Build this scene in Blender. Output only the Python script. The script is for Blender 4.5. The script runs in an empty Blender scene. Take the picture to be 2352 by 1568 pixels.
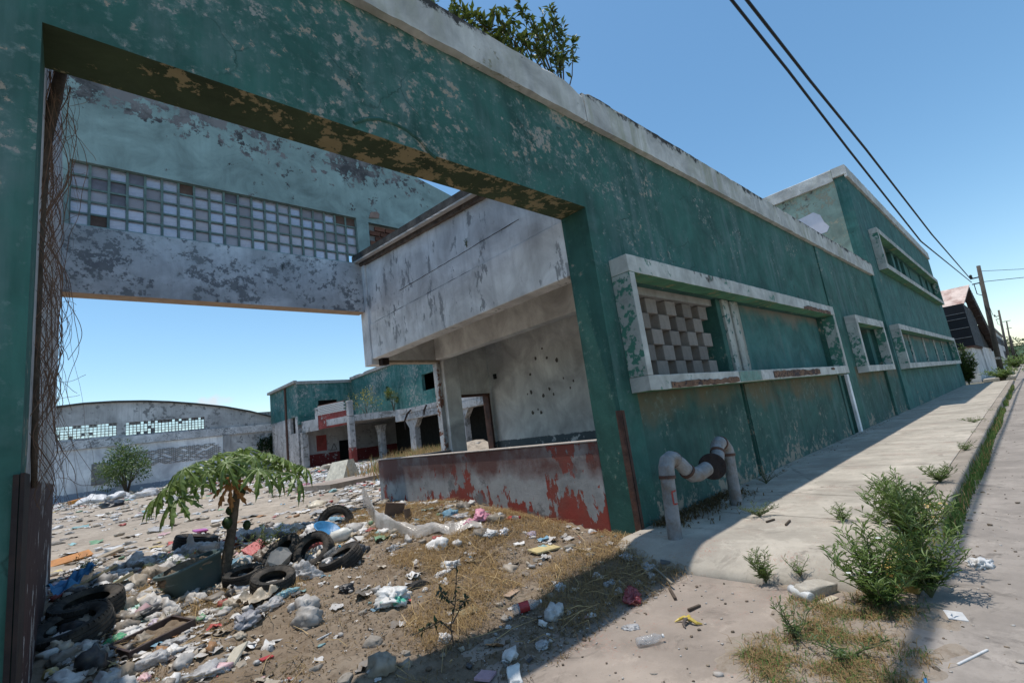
import bpy, bmesh, math, random
import numpy as np
from mathutils import Vector, Matrix, noise as mnoise

S = bpy.context.scene
C = S.collection
rad = math.radians

# ---------------------------------------------------------------- camera
CAM_W = np.array([[0.73464317, -0.66536872, -0.13260424],
                  [0.02226707, 0.2189916, -0.97547263],
                  [0.67808819, 0.7136716, 0.17569649]])   # rows: right, down, forward
FPX = 1089.35
EYE = np.array([0.0, 0.0, 1.6])
cam_data = bpy.data.cameras.new('camera')
cam = bpy.data.objects.new('camera', cam_data)
C.objects.link(cam)
r_, d_, f_ = CAM_W
cam.matrix_world = Matrix(((r_[0], -d_[0], -f_[0], EYE[0]), (r_[1], -d_[1], -f_[1], EYE[1]),
                           (r_[2], -d_[2], -f_[2], EYE[2]), (0, 0, 0, 1)))
cam_data.sensor_width = 36
cam_data.lens = FPX / 2352 * 36
cam_data.clip_start = 0.05
cam_data.clip_end = 3000
S.camera = cam

# ---------------------------------------------------------------- light
SUNDIR = Vector((-0.085, 0.14, 1.0)).normalized()            # towards the sun
elev = math.asin(SUNDIR.z)
azim = math.atan2(SUNDIR.x, SUNDIR.y)
world = bpy.data.worlds.new('World')
S.world = world
world.use_nodes = True
wn, wl = world.node_tree.nodes, world.node_tree.links
sky = wn.new('ShaderNodeTexSky')
sky.sky_type = 'NISHITA'
sky.sun_disc = False
sky.sun_elevation = elev
sky.sun_rotation = azim
sky.air_density = 1.0
sky.dust_density = 0.3
sky.ozone_density = 1.2
bg = wn['Background']


def wnode(t, **kw):
    x = wn.new(t)
    for k, v in kw.items():
        setattr(x, k, v)
    return x


hsv = wnode('ShaderNodeHueSaturation')
hsv.inputs['Hue'].default_value = 0.489
hsv.inputs['Saturation'].default_value = 1.15
hsv.inputs['Value'].default_value = 1.18
wl.new(sky.outputs[0], hsv.inputs['Color'])
# one small fair weather cloud low over the far warehouse
cd = Vector(CAM_W.T @ np.array([(487 - 1176) / FPX, (924 - 784) / FPX, 1.0])).normalized()
cr_ = cd.cross(Vector((0, 0, 1))).normalized()
cu_ = cr_.cross(cd)
wtc = wnode('ShaderNodeTexCoord')


def wdot(v):
    x = wnode('ShaderNodeVectorMath', operation='DOT_PRODUCT')
    wl.new(wtc.outputs['Generated'], x.inputs[0])
    x.inputs[1].default_value = v
    return x.outputs['Value']


def wm(op, a, b=0.0):
    x = wnode('ShaderNodeMath', operation=op)
    for i, q in enumerate((a, b)):
        if isinstance(q, bpy.types.NodeSocket):
            wl.new(q, x.inputs[i])
        else:
            x.inputs[i].default_value = q
    return x.outputs[0]


cx_, cy_ = wm('MULTIPLY', wdot(cr_), 1 / .040), wm('MULTIPLY', wdot(cu_), 1 / .016)
fall = wm('ADD', wm('MULTIPLY', cx_, cx_), wm('MULTIPLY', cy_, cy_))
fall = wm('ADD', fall, wm('MULTIPLY', wm('LESS_THAN', wdot(cd), 0.0), 99.0))
cn = wnode('ShaderNodeTexNoise')
cn.inputs['Scale'].default_value = 70
cn.inputs['Detail'].default_value = 7
wl.new(wtc.outputs['Generated'], cn.inputs['Vector'])
cden = wnode('ShaderNodeMapRange')
wl.new(wm('SUBTRACT', wm('MULTIPLY', cn.outputs['Fac'], 2.2), fall), cden.inputs['Value'])
cden.inputs['From Min'].default_value = 0.35
cden.inputs['From Max'].default_value = 1.3
cden.inputs['To Max'].default_value = 0.75
cmix = wnode('ShaderNodeMix', data_type='RGBA')
wl.new(cden.outputs[0], cmix.inputs[0])
wl.new(hsv.outputs[0], cmix.inputs[6])
cmix.inputs[7].default_value = (5.2, 5.4, 5.7, 1)
wl.new(cmix.outputs[2], bg.inputs[0])
bg.inputs[1].default_value = 0.15
sun_data = bpy.data.lights.new('sun', 'SUN')
sun_data.energy = 4.0
sun_data.angle = rad(0.53)
sun_data.color = (1.0, 0.95, 0.88)
sun = bpy.data.objects.new('sun', sun_data)
C.objects.link(sun)
sun.rotation_euler = SUNDIR.to_track_quat('Z', 'Y').to_euler()
S.view_settings.view_transform = 'Standard'
S.view_settings.look = 'None'
S.view_settings.exposure = 0.0
S.view_settings.gamma = 1.0
S.view_settings.use_curve_mapping = False
S.cycles.max_bounces = 6
S.cycles.transparent_max_bounces = 12

RNG = random.Random(7)
NPR = np.random.default_rng(11)


# ---------------------------------------------------------------- measuring helpers
def ray(px, py):
    return CAM_W.T @ np.array([(px - 1176) / FPX, (py - 784) / FPX, 1.0])


def on(px, py, ax, v):
    d = ray(px, py)
    t = (v - EYE[ax]) / d[ax]
    return EYE + t * d


def on_wall(px, py, a, b):
    """point seen at px,py on the upright plane through the ground points a and b"""
    n = np.array([b[1] - a[1], -(b[0] - a[0]), 0.0])
    d = ray(px, py)
    t = (n @ (np.array([a[0], a[1], 0.0]) - EYE)) / (n @ d)
    return EYE + t * d


def sstep(a, b, x):
    t = min(1, max(0, (x - a) / (b - a)))
    return t * t * (3 - 2 * t)


BASE_Y = [2.2, 2.66, 3.2, 4.1, 4.6, 5.7, 6.8, 8.8, 10.3, 14.0]
BASE_Z = [-0.06, 0.0, 0.045, 0.10, 0.14, 0.21, 0.27, 0.27, 0.33, 0.35]


def nz(x, y, s, seed=0.0):
    return mnoise.noise(Vector((x * s + seed, y * s - seed, seed * 1.7)))


def ground_z(x, y):
    """height of the dirt in the passage and yard"""
    z = float(np.interp(y, BASE_Y, BASE_Z))
    k = sstep(2.6, 3.6, y)
    if x < 5.2:
        z *= 0.8 + 0.2 * sstep(0, 5, x)
    # the heap along the low red wall
    z += 0.19 * math.exp(-((x - 4.3) / 0.9) ** 2) * sstep(4.3, 6.0, y) * (1 - sstep(8.5, 10.5, y))
    z += k * (0.085 * nz(x, y, 0.9, 3.1) + 0.045 * nz(x, y, 2.6, 1.3)) * (1 - 0.6 * sstep(10, 16, y))
    z += 0.012 * nz(x, y, 7.0, 9.2)
    return z


def floor_z(x, y):
    if y < 2.2 or (x > 5.2 and y < 10):
        if x > 4.75 and 0.93 < y < 3.6:
            return 0.17
        if x > 4.38 and 0.93 < y < 3.6:
            return 0.17 * (x - 4.38) / 0.37
        return 0.0
    z = ground_z(x, y)
    return max(z, 0.0) if y < 3.2 else z


def at(px, py):
    """ground point seen at px,py"""
    d = ray(px, py)
    t = 0.5
    while t < 120:
        p = EYE + t * d
        if p[2] <= floor_z(p[0], p[1]):
            lo, hi = t - max(0.02, t * 0.01), t
            for _ in range(14):
                m = (lo + hi) / 2
                q = EYE + m * d
                if q[2] <= floor_z(q[0], q[1]):
                    hi = m
                else:
                    lo = m
            q = EYE + hi * d
            return np.array([q[0], q[1], floor_z(q[0], q[1])])
        t += max(0.02, t * 0.01)
    return EYE + 120 * d


def mpp(p):
    """metres per photograph pixel (2352 wide) at point p"""
    return float((CAM_W[2] @ (np.array(p) - EYE)) / FPX)


# ---------------------------------------------------------------- mesh helpers
class MB:
    def __init__(self):
        self.v, self.f, self.m = [], [], []

    def add(self, verts, faces, mi=0):
        o = len(self.v)
        self.v += [tuple(map(float, p)) for p in verts]
        self.f += [tuple(i + o for i in q) for q in faces]
        self.m += [mi] * len(faces)
        return self

    def box(self, x0, x1, y0, y1, z0, z1, mi=0):
        v = [(x0, y0, z0), (x1, y0, z0), (x1, y1, z0), (x0, y1, z0), (x0, y0, z1), (x1, y0, z1), (x1, y1, z1), (x0, y1, z1)]
        f = [(3, 2, 1, 0), (4, 5, 6, 7), (0, 1, 5, 4), (1, 2, 6, 5), (2, 3, 7, 6), (3, 0, 4, 7)]
        return self.add(v, f, mi)

    def tube(self, pts, r, n=6, mi=0, cap=True):
        pts = [Vector(p) for p in pts]
        rs = r if isinstance(r, (list, tuple)) else [r] * len(pts)
        v, f = [], []
        prev = None
        for i, p in enumerate(pts):
            t = (pts[min(i + 1, len(pts) - 1)] - pts[max(i - 1, 0)])
            t = t.normalized() if t.length > 1e-9 else Vector((0, 0, 1))
            if prev is None:
                a = t.orthogonal().normalized()
            else:
                a = prev - t * prev.dot(t)
                a = a.normalized() if a.length > 1e-6 else t.orthogonal().normalized()
            prev = a
            b = t.cross(a)
            for k in range(n):
                an = 2 * math.pi * k / n
                v.append(p + (a * math.cos(an) + b * math.sin(an)) * rs[i])
        for i in range(len(pts) - 1):
            for k in range(n):
                k2 = (k + 1) % n
                f.append((i * n + k, i * n + k2, (i + 1) * n + k2, (i + 1) * n + k))
        if cap:
            f.append(tuple(range(n - 1, -1, -1)))
            f.append(tuple((len(pts) - 1) * n + k for k in range(n)))
        return self.add(v, f, mi)

    def lathe(self, prof, n=16, mi=0, mat=None, closed=False):
        """prof: (r, z) pairs turned about z"""
        v, f = [], []
        for (r, z) in prof:
            for k in range(n):
                a = 2 * math.pi * k / n
                p = Vector((r * math.cos(a), r * math.sin(a), z))
                v.append(mat @ p if mat else p)
        m = len(prof)
        for i in range(m if closed else m - 1):
            j = (i + 1) % m
            for k in range(n):
                k2 = (k + 1) % n
                f.append((i * n + k, i * n + k2, j * n + k2, j * n + k))
        return self.add(v, f, mi)

    def sweep(self, section, xs, axis='x', jit=0.0, jitz=None, mi=0):
        """closed section of (a, z) swept along axis; jitz(i, x, k) -> (da, dz)"""
        n = len(section)
        v, f = [], []
        for i, x in enumerate(xs):
            for k, (a, z) in enumerate(section):
                da, dz = jitz(i, x, k) if jitz else (0, 0)
                v.append((x, a + da, z + dz) if axis == 'x' else (a + da, x, z + dz))
        for i in range(len(xs) - 1):
            for k in range(n):
                k2 = (k + 1) % n
                q = (i * n + k, i * n + k2, (i + 1) * n + k2, (i + 1) * n + k)
                f.append(q if axis != 'x' else q[::-1])
        f.append(tuple(range(n)) if axis == 'x' else tuple(range(n))[::-1])
        e = [(len(xs) - 1) * n + k for k in range(n)]
        f.append(tuple(e[::-1]) if axis == 'x' else tuple(e))
        return self.add(v, f, mi)

    def wall(self, u0, u1, z0, z1, w0, w1, holes, axis='x', mi=0, rev_mi=None):
        """wall slab along axis with rectangular holes (ua, ub, za, zb); reveals take rev_mi"""
        us = sorted({u0, u1, *[h[0] for h in holes], *[h[1] for h in holes]})
        zs = sorted({z0, z1, *[h[2] for h in holes], *[h[3] for h in holes]})
        us = [u for u in us if u0 <= u <= u1]
        zs = [z for z in zs if z0 <= z <= z1]

        def P(u, w, z):
            return (u, w, z) if axis == 'x' else (w, u, z)

        def solid(i, j):
            if i < 0 or j < 0 or i >= len(us) - 1 or j >= len(zs) - 1:
                return None
            cu, cz = (us[i] + us[i + 1]) / 2, (zs[j] + zs[j + 1]) / 2
            return not any(h[0] < cu < h[1] and h[2] < cz < h[3] for h in holes)
        fl = axis != 'x'
        rm = mi if rev_mi is None else rev_mi

        def quad(a, b, c, d, m):
            self.add([a, b, c, d] if not fl else [d, c, b, a], [(0, 1, 2, 3)], m)
        for i in range(len(us) - 1):
            for j in range(len(zs) - 1):
                if not solid(i, j):
                    continue
                a, b, c, d = us[i], us[i + 1], zs[j], zs[j + 1]
                quad(P(a, w0, c), P(b, w0, c), P(b, w0, d), P(a, w0, d), mi)
                quad(P(b, w1, c), P(a, w1, c), P(a, w1, d), P(b, w1, d), mi)
                for (di, dj) in ((-1, 0), (1, 0), (0, -1), (0, 1)):
                    s = solid(i + di, j + dj)
                    if s:
                        continue
                    m = mi if s is None else rm
                    if di == -1:
                        quad(P(a, w1, c), P(a, w0, c), P(a, w0, d), P(a, w1, d), m)
                    elif di == 1:
                        quad(P(b, w0, c), P(b, w1, c), P(b, w1, d), P(b, w0, d), m)
                    elif dj == -1:
                        quad(P(a, w1, c), P(b, w1, c), P(b, w0, c), P(a, w0, c), m)
                    else:
                        quad(P(a, w0, d), P(b, w0, d), P(b, w1, d), P(a, w1, d), m)
        return self

    def mesh(self, name, mats, smooth=False):
        me = bpy.data.meshes.new(name)
        me.from_pydata(self.v, [], self.f)
        for m in (mats if isinstance(mats, (list, tuple)) else [mats]):
            me.materials.append(m)
        if any(self.m):
            me.polygons.foreach_set('material_index', self.m)
        if smooth:
            me.polygons.foreach_set('use_smooth', [True] * len(me.polygons))
        me.update()
        return me

    def build(self, name, mats, parent=None, smooth=False, bevel=0, label=None, kind=None):
        return link(name, self.mesh(name, mats, smooth), parent, bevel, label, kind)


def link(name, me, parent=None, bevel=0, label=None, kind=None, loc=None, mw=None):
    o = bpy.data.objects.new(name, me)
    C.objects.link(o)
    if parent:
        o.parent = parent
        o.matrix_parent_inverse = Matrix.Translation(-parent.location) if False else Matrix()
    if mw is not None:
        o.matrix_basis = mw
    elif loc is not None:
        o.location = loc
    if bevel:
        b = o.modifiers.new('bevel', 'BEVEL')
        b.width = bevel
        b.segments = 2
        b.limit_method = 'ANGLE'
    if label:
        o['label'] = label
    if kind:
        o['kind'] = kind
    return o


def tag(o, label, cat, group=None):
    o['label'] = label
    o['category'] = cat
    if group:
        o['group'] = group
    return o


def thing(name, label, cat, loc=(0, 0, 0), group=None, rot=None):
    o = bpy.data.objects.new(name, None)
    C.objects.link(o)
    o.empty_display_size = 0.1
    o.location = Vector([float(c) for c in loc])
    if rot is not None:
        o.rotation_euler = rot
    return tag(o, label, cat, group)


def struct(o):
    o['kind'] = 'structure'
    return o


def raw_mesh(name, V, F, mats, cols=None, smooth=False):
    """V (n,3) array, F (m,k) array with k constant"""
    V = np.asarray(V, dtype=np.float32)
    F = np.asarray(F, dtype=np.int32)
    me = bpy.data.meshes.new(name)
    me.vertices.add(len(V))
    me.vertices.foreach_set('co', V.ravel())
    k = F.shape[1]
    me.loops.add(F.size)
    me.loops.foreach_set('vertex_index', F.ravel())
    me.polygons.add(len(F))
    me.polygons.foreach_set('loop_start', np.arange(0, F.size, k, dtype=np.int32))
    me.polygons.foreach_set('loop_total', np.full(len(F), k, dtype=np.int32))
    if smooth:
        me.polygons.foreach_set('use_smooth', np.ones(len(F), dtype=bool))
    for m in (mats if isinstance(mats, (list, tuple)) else [mats]):
        me.materials.append(m)
    if cols is not None:
        ca = me.color_attributes.new('tint', 'FLOAT_COLOR', 'POINT')
        c4 = np.ones((len(V), 4), dtype=np.float32)
        c4[:, :3] = cols
        ca.data.foreach_set('color', c4.ravel())
    me.update(calc_edges=True)
    me.validate()
    return me


# ---------------------------------------------------------------- materials
class NT:
    def __init__(self, name):
        self.mat = bpy.data.materials.new(name)
        self.mat.use_nodes = True
        self.n = self.mat.node_tree.nodes
        self.l = self.mat.node_tree.links
        self.bsdf = self.n['Principled BSDF']
        self.tc = None

    def node(self, t, **kw):
        x = self.n.new(t)
        for k, v in kw.items():
            setattr(x, k, v)
        return x

    def put(self, sock, v):
        if isinstance(v, bpy.types.NodeSocket):
            self.l.new(v, sock)
        elif isinstance(v, (tuple, list)) and len(v) == 3 and sock.type == 'RGBA':
            sock.default_value = (*v, 1)
        else:
            sock.default_value = v

    def coord(self):
        if not self.tc:
            self.tc = self.node('ShaderNodeTexCoord')
        return self.tc.outputs['Object']

    def mapped(self, scale):
        m = self.node('ShaderNodeMapping')
        self.put(m.inputs['Vector'], self.coord())
        m.inputs['Scale'].default_value = scale
        return m.outputs[0]

    def noise(self, scale, detail=4, rough=0.55, vec=None, dist=0.0):
        x = self.node('ShaderNodeTexNoise')
        self.put(x.inputs['Vector'], vec if vec is not None else self.coord())
        x.inputs['Scale'].default_value = scale
        x.inputs['Detail'].default_value = detail
        x.inputs['Roughness'].default_value = rough
        x.inputs['Distortion'].default_value = dist
        return x.outputs['Fac']

    def math(self, op, a, b=0.0):
        x = self.node('ShaderNodeMath', operation=op)
        self.put(x.inputs[0], a)
        self.put(x.inputs[1], b)
        return x.outputs[0]

    def mr(self, v, a, b, c=0.0, d=1.0, smooth=False):
        x = self.node('ShaderNodeMapRange')
        if smooth:
            x.interpolation_type = 'SMOOTHSTEP'
        self.put(x.inputs['Value'], v)
        x.inputs['From Min'].default_value = a
        x.inputs['From Max'].default_value = b
        x.inputs['To Min'].default_value = c
        x.inputs['To Max'].default_value = d
        return x.outputs[0]

    def mix(self, f, a, b):
        x = self.node('ShaderNodeMix', data_type='RGBA')
        self.put(x.inputs['Factor'], f)
        self.put(x.inputs['A'], a) if False else self.put(x.inputs[6], a)
        self.put(x.inputs[7], b)
        return x.outputs[2]

    def sep(self, v=None):
        x = self.node('ShaderNodeSeparateXYZ')
        self.put(x.inputs[0], v if v is not None else self.coord())
        return x.outputs

    def bump(self, h, strength=0.3, dist=0.02):
        x = self.node('ShaderNodeBump')
        x.inputs['Strength'].default_value = strength
        x.inputs['Distance'].default_value = dist
        self.put(x.inputs['Height'], h)
        self.l.new(x.outputs[0], self.bsdf.inputs['Normal'])

    def done(self, col, rough=0.85, spec=0.3):
        self.put(self.bsdf.inputs['Base Color'], col)
        self.put(self.bsdf.inputs['Roughness'], rough)
        self.bsdf.inputs['Specular IOR Level'].default_value = spec
        return self.mat


def mul(c, k):
    return tuple(min(1, x * k) for x in c)


def plaster(name, paint, under, th=0.6, scale=1.0, under2=None, dusty=None, dust=0.35, streak=0.35, wear=None,
            spots=None, spot_th=0.62, spot_scale=3.0, stain=None, bump=0.35, edge=0.02, squash=1.0, vstreak=1.0,
            dado=None, top=None, wearx=None, weary=None, fscale=5.5, halo=None, cracks=0):
    """weathered painted plaster: paint that flakes off along noise shapes and shows what lies under it"""
    t = NT(name)
    fine = t.noise(fscale * scale, 11, 0.68, t.mapped((1, 1, squash)) if squash != 1 else None)
    big = t.noise(0.8 * scale, 4, 0.6)
    v = t.math('ADD', t.math('MULTIPLY', fine, 0.6), t.math('MULTIPLY', big, 0.4))
    sx_, sy_, z = t.sep()
    for wl_, so_ in ((wearx, sx_), (weary, sy_)):
        for (z0, z1, a0, a1) in (wl_ or ()):
            v = t.math('ADD', v, t.mr(so_, z0, z1, a0, a1, True))
    if wear:
        for (z0, z1, a0, a1) in wear:
            v = t.math('ADD', v, t.mr(z, z0, z1, a0, a1, True))
    mask = t.mr(v, th, th + edge)
    # colour of the paint itself: cloudy fading and rain streaks
    cloud = t.noise(1.3 * scale, 8, 0.62, dist=0.6)
    pc = t.mix(t.mr(cloud, 0.32, 0.68), mul(paint, 0.68), mul(paint, 1.4))
    if dusty:
        st = t.noise(1.0, 7, 0.6, t.mapped((4.5, 4.5, 0.45 * vstreak)))
        d2 = t.math('MULTIPLY', t.mr(st, 0.47, 0.72), t.mr(t.noise(0.55, 5), 0.4, 0.62))
        pc = t.mix(t.math('MULTIPLY', d2, dust * 2.2), pc, dusty)
        d3 = t.mr(t.noise(2.2, 9, 0.7), 0.52, 0.75, 0, dust)
        pc = t.mix(d3, pc, dusty)
    if streak:
        s2 = t.noise(1.0, 6, 0.6, t.mapped((9, 9, 0.35)))
        pc = t.mix(t.mr(s2, 0.5, 0.75, 0, streak), pc, mul(paint, 0.45))
    uc = under
    if under2:
        uc = t.mix(t.mr(t.noise(2.1, 8, 0.65), 0.42, 0.58), under, under2)
    uc = t.mix(t.mr(t.noise(18, 6, 0.7), 0.35, 0.7), mul(under, 0.8), uc) if not under2 else uc
    col = t.mix(mask, pc, uc)
    if spots:
        sp = t.math('ADD', t.math('MULTIPLY', t.noise(spot_scale, 12, 0.75), 0.7), t.math('MULTIPLY', t.noise(0.7, 3), 0.3))
        if top:
            sp = t.math('ADD', sp, t.mr(z, top[0], top[1], 0, top[2], True))
        col = t.mix(t.mr(sp, spot_th, spot_th + 0.05), col, spots)
    if stain:
        zs0, zs1, sc, amt = stain
        sn = t.math('ADD', t.mr(z, zs0, zs1, -0.25, 0.25, True), t.noise(1.2, 7, 0.6))
        col = t.mix(t.mr(sn, 0.5, 0.75, 0, amt), col, sc)
    if dado:
        zd, dc = dado
        zz = t.math('ADD', z, t.mr(t.noise(9, 6, 0.6), 0.3, 0.7, -0.02, 0.02))
        flake = t.mr(t.math('ADD', t.math('MULTIPLY', t.noise(4.5, 10, 0.68), 0.6), t.math('MULTIPLY', t.noise(1.1, 4), 0.4)), 0.56, 0.58)
        col = t.mix(t.math('MULTIPLY', t.mr(zz, zd - 0.01, zd + 0.01, 1, 0), t.math('SUBTRACT', 1.0, flake)), col, dc)
    if halo:
        hm = t.math('MULTIPLY', t.mr(v, th - .075, th - .004, 0, 1, True), t.math('SUBTRACT', 1.0, mask))
        hm = t.math('MULTIPLY', hm, t.mr(t.noise(14, 8, .75), .42, .6))
        col = t.mix(t.math('MULTIPLY', hm, .6), col, halo)
    if cracks:
        vc = t.node('ShaderNodeTexVoronoi', feature='DISTANCE_TO_EDGE')
        wv = t.node('ShaderNodeVectorMath', operation='ADD')
        nzc = t.node('ShaderNodeTexNoise')
        t.put(nzc.inputs['Vector'], t.coord())
        nzc.inputs['Scale'].default_value = 1.6
        nzc.inputs['Detail'].default_value = 8
        t.put(wv.inputs[0], t.coord())
        t.put(wv.inputs[1], nzc.outputs['Color'])
        t.put(vc.inputs['Vector'], wv.outputs[0])
        vc.inputs['Scale'].default_value = .8
        cm = t.math('MULTIPLY', t.mr(vc.outputs['Distance'], 0.0, 0.011, 1, 0), t.mr(t.noise(1.1, 4), .5, .6))
        col = t.mix(t.math('MULTIPLY', cm, cracks), col, mul(paint, .3))
    h = t.math('ADD', t.math('MULTIPLY', mask, -0.8), t.math('MULTIPLY', t.noise(30, 6, 0.7), 0.35))
    h = t.math('ADD', h, t.math('MULTIPLY', t.noise(3, 5), 0.9))
    t.bump(h, bump, 0.02)
    return t.done(col, t.mr(fine, 0.3, 0.7, 0.75, 0.98))


def simple(name, col, rough=0.7, var=0.25, scale=6.0, spec=0.3, metal=0.0, bump=0.0, dirt=None, rnd=0.0, trans=0.0, alpha=1.0, bscale=25):
    t = NT(name)
    n = t.noise(scale, 7, 0.62)
    c = t.mix(t.mr(n, 0.3, 0.7), mul(col, 1 - var), mul(col, 1 + var))
    if dirt:
        c = t.mix(t.mr(t.noise(scale * 0.6, 9, 0.7), 0.48, 0.66, 0, 0.75), c, dirt)
    if rnd:
        oi = t.node('ShaderNodeObjectInfo')
        hs = t.node('ShaderNodeHueSaturation')
        t.put(hs.inputs['Value'], t.mr(oi.outputs['Random'], 0, 1, 1 - rnd, 1 + rnd))
        t.put(hs.inputs['Color'], c)
        c = hs.outputs[0]
    if bump:
        t.bump(t.noise(bscale, 7, 0.65), bump, 0.02)
    t.bsdf.inputs['Metallic'].default_value = metal
    if trans:
        t.bsdf.inputs['Transmission Weight'].default_value = trans
    if alpha < 1:
        t.bsdf.inputs['Alpha'].default_value = alpha
    return t.done(c, rough, spec)


GREEN = (0.038, 0.118, 0.096)
DUSTY = (0.12, 0.19, 0.18)
TAN = (0.34, 0.29, 0.225)
WHITE = (0.60, 0.59, 0.58)
GREY = (0.25, 0.25, 0.255)
M = {}
M['green'] = plaster('green_plaster', GREEN, TAN, th=0.588, scale=1.0, fscale=11, halo=(0.20, 0.27, 0.25), cracks=.7, wearx=[(5.0, 10.0, 0.026, -0.032)], under2=(0.30, 0.30, 0.27), dusty=DUSTY, dust=0.55,
                     streak=0.28, wear=[(0.1, 0.9, 0.075, 0.0), (2.0, 5.4, -0.05, 0.012)], stain=(1.1, 1.85, (0.12, 0.105, 0.06), 0.0))
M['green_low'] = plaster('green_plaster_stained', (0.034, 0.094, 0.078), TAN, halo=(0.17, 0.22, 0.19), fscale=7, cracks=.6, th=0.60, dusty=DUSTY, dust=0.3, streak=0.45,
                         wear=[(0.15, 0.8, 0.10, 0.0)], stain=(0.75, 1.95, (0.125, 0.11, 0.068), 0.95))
M['green_high'] = plaster('green_plaster_far', (0.042, 0.132, 0.118), TAN, halo=(0.2, 0.26, 0.24), cracks=.6, th=0.64, dusty=(0.15, 0.25, 0.245), dust=0.4, streak=0.5,
                          wear=[(0.1, 1.0, 0.07, 0.0)])
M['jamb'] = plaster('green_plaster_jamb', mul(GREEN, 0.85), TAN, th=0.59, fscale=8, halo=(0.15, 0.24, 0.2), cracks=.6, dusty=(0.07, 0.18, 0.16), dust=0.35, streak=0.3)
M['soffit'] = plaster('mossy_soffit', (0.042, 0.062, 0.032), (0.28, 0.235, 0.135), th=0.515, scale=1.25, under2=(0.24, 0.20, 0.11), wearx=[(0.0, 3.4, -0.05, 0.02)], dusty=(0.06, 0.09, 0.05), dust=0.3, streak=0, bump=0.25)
M['cornice'] = plaster('white_cornice_paint', (0.50, 0.485, 0.455), (0.34, 0.33, 0.25), th=0.60, scale=1.5, dusty=(0.36, 0.36, 0.27), dust=0.6, streak=0.2,
                       spots=(0.055, 0.05, 0.045), spot_th=0.64, spot_scale=5, top=(6.05, 6.36, 0.17), bump=0.4)
M['cornice_high'] = plaster('white_cornice_paint_high', (0.50, 0.49, 0.47), (0.34, 0.33, 0.25), th=0.60, scale=1.2, dusty=(0.36, 0.36, 0.28), dust=0.5, streak=0.12,
                            spots=(0.06, 0.055, 0.05), spot_th=0.67, spot_scale=4, top=(10.5, 10.85, 0.1), bump=0.4)
M['frame'] = plaster('window_frame_paint', (0.46, 0.46, 0.43), (0.16, 0.28, 0.225), th=0.585, scale=1.4, dusty=(0.30, 0.31, 0.27), dust=0.4, streak=0.2,
                     spots=(0.09, 0.08, 0.07), spot_th=0.655, spot_scale=6, top=(3.48, 3.72, 0.10), bump=0.4)
M['frame_jamb'] = plaster('window_frame_green_paint', (0.40, 0.42, 0.39), (0.075, 0.22, 0.165), th=0.505, scale=1.4, dusty=(0.28, 0.31, 0.27), dust=0.4, streak=0.2, bump=0.4)
M['frame_under'] = plaster('frame_underside_paint', (0.08, 0.22, 0.13), (0.33, 0.32, 0.17), th=0.56, scale=1.4, dusty=(0.2, 0.24, 0.13), dust=0.3, streak=0, bump=0.3)
M['panel'] = plaster('green_infill_panel', (0.045, 0.135, 0.125), (0.30, 0.30, 0.27), th=0.68, dusty=(0.15, 0.20, 0.19), dust=0.3, streak=0.25, stain=(2.75, 3.55, (0.21, 0.185, 0.155), 0.85))
M['pier'] = plaster('peeled_pier', (0.34, 0.35, 0.32), (0.05, 0.15, 0.135), th=0.52, scale=1.5, dusty=(0.2, 0.18, 0.14), dust=0.5, streak=0.2)
M['palegreen'] = plaster('pale_green_gable_paint', (0.28, 0.365, 0.345), (0.085, 0.08, 0.08), th=0.565, scale=1.15, under2=(0.26, 0.235, 0.23), dusty=(0.30, 0.38, 0.36), dust=0.3,
                         streak=0.15, wear=[(7.3, 9.2, -0.04, 0.085)], spots=(0.045, 0.042, 0.042), spot_th=0.64, spot_scale=2.6, bump=0.4)
M['gablewhite'] = plaster('grey_white_gable_paint', (0.58, 0.57, 0.575), (0.27, 0.27, 0.27), th=0.535, fscale=9, halo=(.42, .42, .42), scale=0.8, under2=(0.22, 0.22, 0.23), dusty=(0.30, 0.30, 0.31), dust=0.3, streak=0.2,
                          spots=(0.075, 0.08, 0.08), spot_th=0.60, spot_scale=2, bump=0.35)
M['white_wall'] = plaster('white_fascia_paint', (0.78, 0.76, 0.75), (0.40, 0.40, 0.405), th=0.575, scale=0.9, dusty=(0.40, 0.40, 0.41), dust=0.35, streak=0.3, squash=0.45, bump=0.3, vstreak=0.6)
M['white_low'] = plaster('white_side_wall_paint', (0.50, 0.49, 0.49), (0.32, 0.31, 0.30), th=0.58, dusty=(0.35, 0.34, 0.33), dust=0.3, streak=0.4, dado=(1.68, (0.055, 0.024, 0.022)))
M['room'] = plaster('white_room_paint', (0.74, 0.71, 0.675), (0.48, 0.46, 0.43), th=0.66, dusty=(0.55, 0.53, 0.50), dust=0.3, streak=0.06, spots=(0.22, 0.20, 0.17), spot_th=0.73, spot_scale=2.4, dado=(1.27, (0.13, 0.155, 0.16)), bump=0.2)
M['roomplain'] = plaster('white_ceiling_paint', (0.74, 0.71, 0.675), (0.45, 0.42, 0.38), th=0.67, dusty=(0.52, 0.49, 0.46), dust=0.3, streak=0, spots=(0.2, 0.15, 0.11), spot_th=0.72, spot_scale=3, bump=0.2)
M['redwall'] = plaster('flaking_red_paint', (0.33, 0.33, 0.325), (0.33, 0.062, 0.045), th=0.528, scale=0.9, fscale=4.6, under2=(0.27, 0.075, 0.055), dusty=(0.42, 0.42, 0.415), dust=0.5, streak=0.25, squash=0.5,
                       wear=[(0.35, 0.85, 0.045, -0.03), (1.05, 1.3, 0.0, 0.03)], weary=[(4.2, 6.2, 0.024, 0.0), (7.5, 9.0, 0, -0.03)], stain=(0.45, 1.05, (0.14, 0.065, 0.055), 0.95), spots=(0.20, 0.20, 0.20), spot_th=0.56, spot_scale=2, bump=0.6, edge=0.012)
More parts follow.
